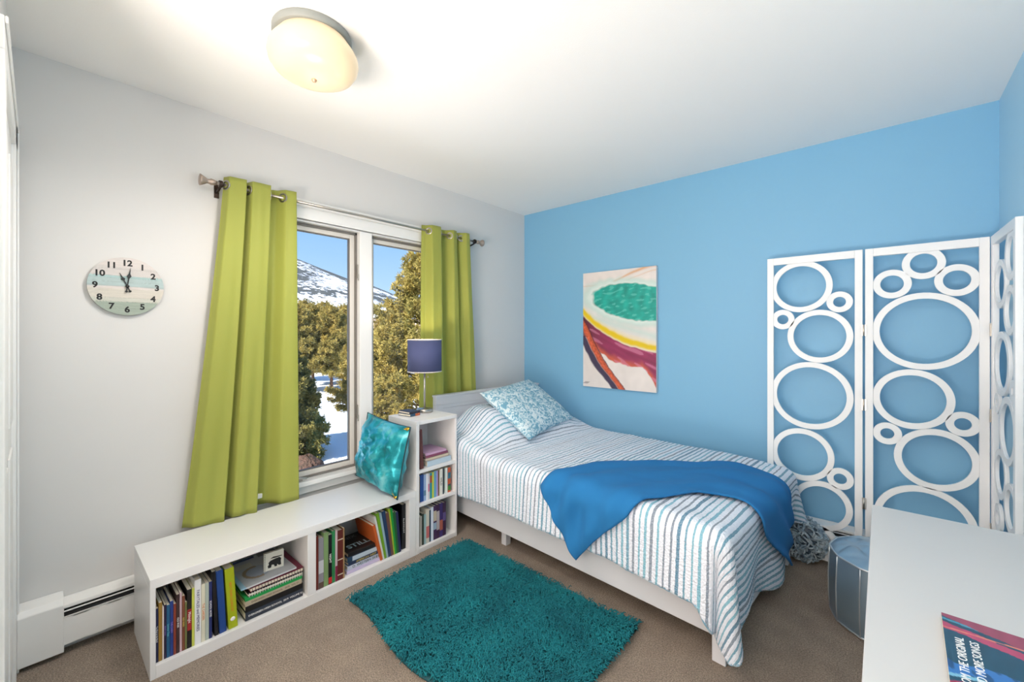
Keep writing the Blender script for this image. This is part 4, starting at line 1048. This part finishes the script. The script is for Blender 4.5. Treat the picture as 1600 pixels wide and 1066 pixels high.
def ridge(u):
    for i in range(len(RID)-1):
        if RID[i][0] <= u <= RID[i+1][0]:
            f = (u-RID[i][0])/(RID[i+1][0]-RID[i][0]); return RID[i][1]*(1-f)+RID[i+1][1]*f
    return 505
for j in range(NMv+1):
    for i in range(NM+1):
        u = 200+700*i/NM; v = j/NMv; dep = 420+560*v
        zr = CAM[2]+(PV-ridge(u))/F*980
        z_ = GZ+(zr-GZ)*(v**.9)+8*nz(u*.02, v*3, 3)*v*(1-v)*4-2*(1-v)
        p = out_pt(u, dep, z_); mg_.v.append(tuple(p)); 
        mc.append([.22*sm(.86, .99, v)+.10*sm(.3, .0, v)+.06]*3)
mg_.f = [(j*(NM+1)+i, j*(NM+1)+i+1, (j+1)*(NM+1)+i+1, (j+1)*(NM+1)+i) for j in range(NMv) for i in range(NM)]; mg_.smooth = [True]*len(mg_.f)
struct(mg_.build('mountains', mount_mat(), cols=mc), 'snowy wooded mountainside under blue sky', 'mountain')

# trees: needles gathered in tufts along real branches
def tuft_mesh(tufts, n, L, rng, wid=.10):
    """tufts: (k,3) positions and (k,3) directions -> thin triangle needles"""
    P, D = tufts; k = len(P)
    d = D[:, None, :]*.6+rng.normal(0, .62, (k, n, 3)); d /= np.linalg.norm(d, axis=2, keepdims=True)
    s = np.cross(d, rng.normal(0, 1, (k, n, 3))); s /= np.linalg.norm(s, axis=2, keepdims=True)
    l = (L*rng.uniform(.6, 1.2, (k, n, 1)))
    b0 = P[:, None, :]+s*l*wid; b1 = P[:, None, :]-s*l*wid; m0 = P[:, None, :]+d*l*.6+s*l*wid*1.2; tip = P[:, None, :]+d*l
    V = np.stack([b0, b1, tip, m0], 2).reshape(-1, 3); q = (np.arange(k*n)*4)[:, None]+np.array([[0, 1, 2, 3]])
    return V, q
def np_mesh(name, V, Q, m):
    me = bpy.data.meshes.new(name); me.vertices.add(len(V)); me.vertices.foreach_set('co', V.astype(np.float32).ravel())
    me.loops.add(Q.size); me.loops.foreach_set('vertex_index', Q.ravel().astype(np.int32)); me.polygons.add(len(Q)); me.polygons.foreach_set('loop_start', np.arange(0, Q.size, Q.shape[1], dtype=np.int32)); me.update(calc_edges=True)
    me.materials.append(m); return me
NEED = [mat('golden_pine_needles', (190, 166, 88), .7, vary=(1.6, (130, 122, 62), .7), transl=.25), mat('dark_spruce_needles', (160, 146, 78), .7, vary=(1.8, (100, 102, 54), .7), transl=.25)]
BARK = mat('pine_bark', (112, 78, 56), .9, bump=(14, .6, .02), vary=(5, (80, 60, 50), .7))
def tree_data(h, r, style, seed, n=9, dens=1.0, L=.16):
    rng = np.random.default_rng(seed); PP = []; DD = []; br = MB()
    nb = int((46 if style == 'spruce' else 40)*dens)
    for i in range(nb):
        f = (i+.5)/nb; zb = h*(.06+.92*f) if style == 'spruce' else h*(.20+.78*f)
        prof = (1-f)**.8+.04 if style == 'spruce' else ((.55+.45*min(1, f*5))*(1-f)**.62+.06)
        ln = r*prof*rng.uniform(.75, 1.15); a = i*2.4+rng.uniform(-.3, .3)
        rise = (-.18 if style == 'spruce' else .12+.5*f)
        d = np.array([math.cos(a), math.sin(a), rise]); side = np.array([-math.sin(a), math.cos(a), 0])
        p0 = np.array([0, 0, zb]); p1 = p0+d*ln
        br.tube([tuple(p0), tuple(p0+d*ln*.5), tuple(p1)], [.012+.02*(1-f), .012, .004], 4)
        kk = max(5, int(26*ln*dens/ max(.5, L*5)))
        t = rng.uniform(.18, 1, kk)**.7; sp = (1-t*.55)*ln*.42
        o = rng.uniform(-1, 1, kk)
        q = p0[None]+d[None]*ln*t[:, None]+side[None]*(o*sp)[:, None]+np.array([0, 0, 1.])[None]*(rng.normal(0, .05, kk)*r)[:, None]
        PP.append(q); DD.append(d[None]*.5+side[None]*o[:, None]*.5+np.array([0, 0, .45])[None]+0*q)
    PP = np.concatenate(PP); DD = np.concatenate(DD)
    V, Qd = tuft_mesh((PP, DD), n, L, rng)
    fol = np_mesh('foliage', V, Qd, NEED[1 if style == 'spruce' else 0])
    br.tube([(0, 0, -.2), (0.02, 0, h*.5), (0, 0, h*.97)], [.03*h*.6+.02, .015*h*.6+.02, .01], 8)
    me = bpy.data.meshes.new('trunk'); me.from_pydata(br.v, [], br.f); me.materials.append(BARK)
    return fol, me
def plant(name, label, p, data, s=1, rz=0, group=None, cat='tree'):
    t = thing(name, label, cat, p, (0, 0, rz), group); t.scale = (s, s, s)
    for nm, me in zip(('foliage', 'trunk'), data):
        o = bpy.data.objects.new(nm, me); C.objects.link(o); o.parent = t
    return t
def ground_at(u, dep):
    p = out_pt(u, dep, 0); p.z = gz(p.x, p.y)-.02; return p
spr = tree_data(5.0, 1.55, 'spruce', 1, n=13, dens=3.2, L=.11)
pin = tree_data(6.3, 2.0, 'pine', 2, n=13, dens=1.9, L=.13)
pinf = tree_data(6.5, 2.2, 'pine', 3, n=11, dens=2.0, L=.19)
plant('spruce_tree', 'bushy spruce nearest the left window pane, casting a blue shadow', ground_at(432, 13), spr)
plant('pine_tree', 'big pine filling the right window pane, its tip beside the curtain', ground_at(662, 12.5), pin, 1.0, .4)
plant('pine_tree', 'shorter pine left of the big one, seen low in the right pane', ground_at(604, 17), pin, .66, 1.9)
plant('young_pine', 'small young pine on the snow by the right edge of the left pane', ground_at(560, 16), pin, .60, 2.9)
plant('young_pine', 'low pine below the lamp shade in the right pane', ground_at(596, 10.5), pin, .42, 4.2)
g9 = 'pines of the grove behind the clearing'
for (u, dp, s_, lb_) in ((462, 27, .88, 'grove pine beside the left curtain, at left of the grove'), (489, 31, .92, 'broad grove pine in the middle of the left pane'), (518, 28, .86, 'grove pine with bare reddish trunk right of the pane middle'), (545, 33, .93, 'grove pine partly hidden by the right stile of the left sash'), (475, 40, 1.06, 'tall back row grove pine rising left in the left pane'), (507, 44, 1.08, 'back row grove pine seen above the middle of the grove'), (536, 42, 1.0, 'back row grove pine near the right of the left pane'), (620, 34, .92, 'grove pine behind the right pane trees'), (448, 33, 1.0, 'grove pine mostly hidden behind the left curtain'), (600, 40, .86, 'distant pine below the snowy roof')):
    plant('pine_tree', lb_, ground_at(u, dp), pinf, s_, u*.37, g9)
# snow stake
p = ground_at(499, 15.2); tag(MB().tube([(0, 0, -.1), (0, 0, .52)], .022, 8).lathe([(.03, .5), (.034, .53), (.0, .56)], 8).build('garden_stake', BLACKM, loc=p), 'dark stake standing in the tree shadow on the snow', 'stake')
p = ground_at(478, 11.6)
rk = MB(); rk.grid(lambda u, v: Vector((.55*math.cos(2*PI*u)*math.sin(PI*v)*(1+.25*nz(u*5, v*5)), .5*math.sin(2*PI*u)*math.sin(PI*v), .45*math.cos(PI*v)*(1+.2*nz(v*7, u*4)))), 24, 14)
tag(rk.build('shrub_mound', mat('red_brown_brush', (92, 64, 52), .95, bump=(9, 1, .1), vary=(6, (66, 52, 40), .8)), loc=(p.x, p.y, p.z+.05)), 'low red-brown brush mound at the foot of the spruce', 'shrub')
# neighbour's house with a snowy roof
hp = out_pt(612, 62, GZ); hs = thing('house', 'distant beige house with snow-covered roof behind the right pane pines', 'house', hp, (0, 0, YAW))
MB().box(-3.6, 6, 0, 6, 0, 6.0).build('wall', mat('beige_siding', (196, 170, 150), .8), hs)
MB().prism([(-4.0, -.6), (-4.0, 6.6), (6.4, 6.6), (6.4, -.6)], 6.0, 6.12).add([(-4.1, -.7, 6.1), (6.5, -.7, 6.1), (6.5, 6.7, 6.1), (-4.1, 6.7, 6.1), (-3.2, 3, 7.7), (5.8, 3, 7.7)], [(0, 1, 5, 4), (1, 2, 5), (2, 3, 4, 5), (3, 0, 4)]).build('snowy_roof', SNOW, hs)
wn_ = MB().box(-2.5, -1.5, -.04, 0, 2.5, 3.8).build('window', TRIM, hs); MB().box(-2.42, -1.58, -.06, -.04, 2.58, 3.72).build('pane', col((60, 70, 84)), wn_)
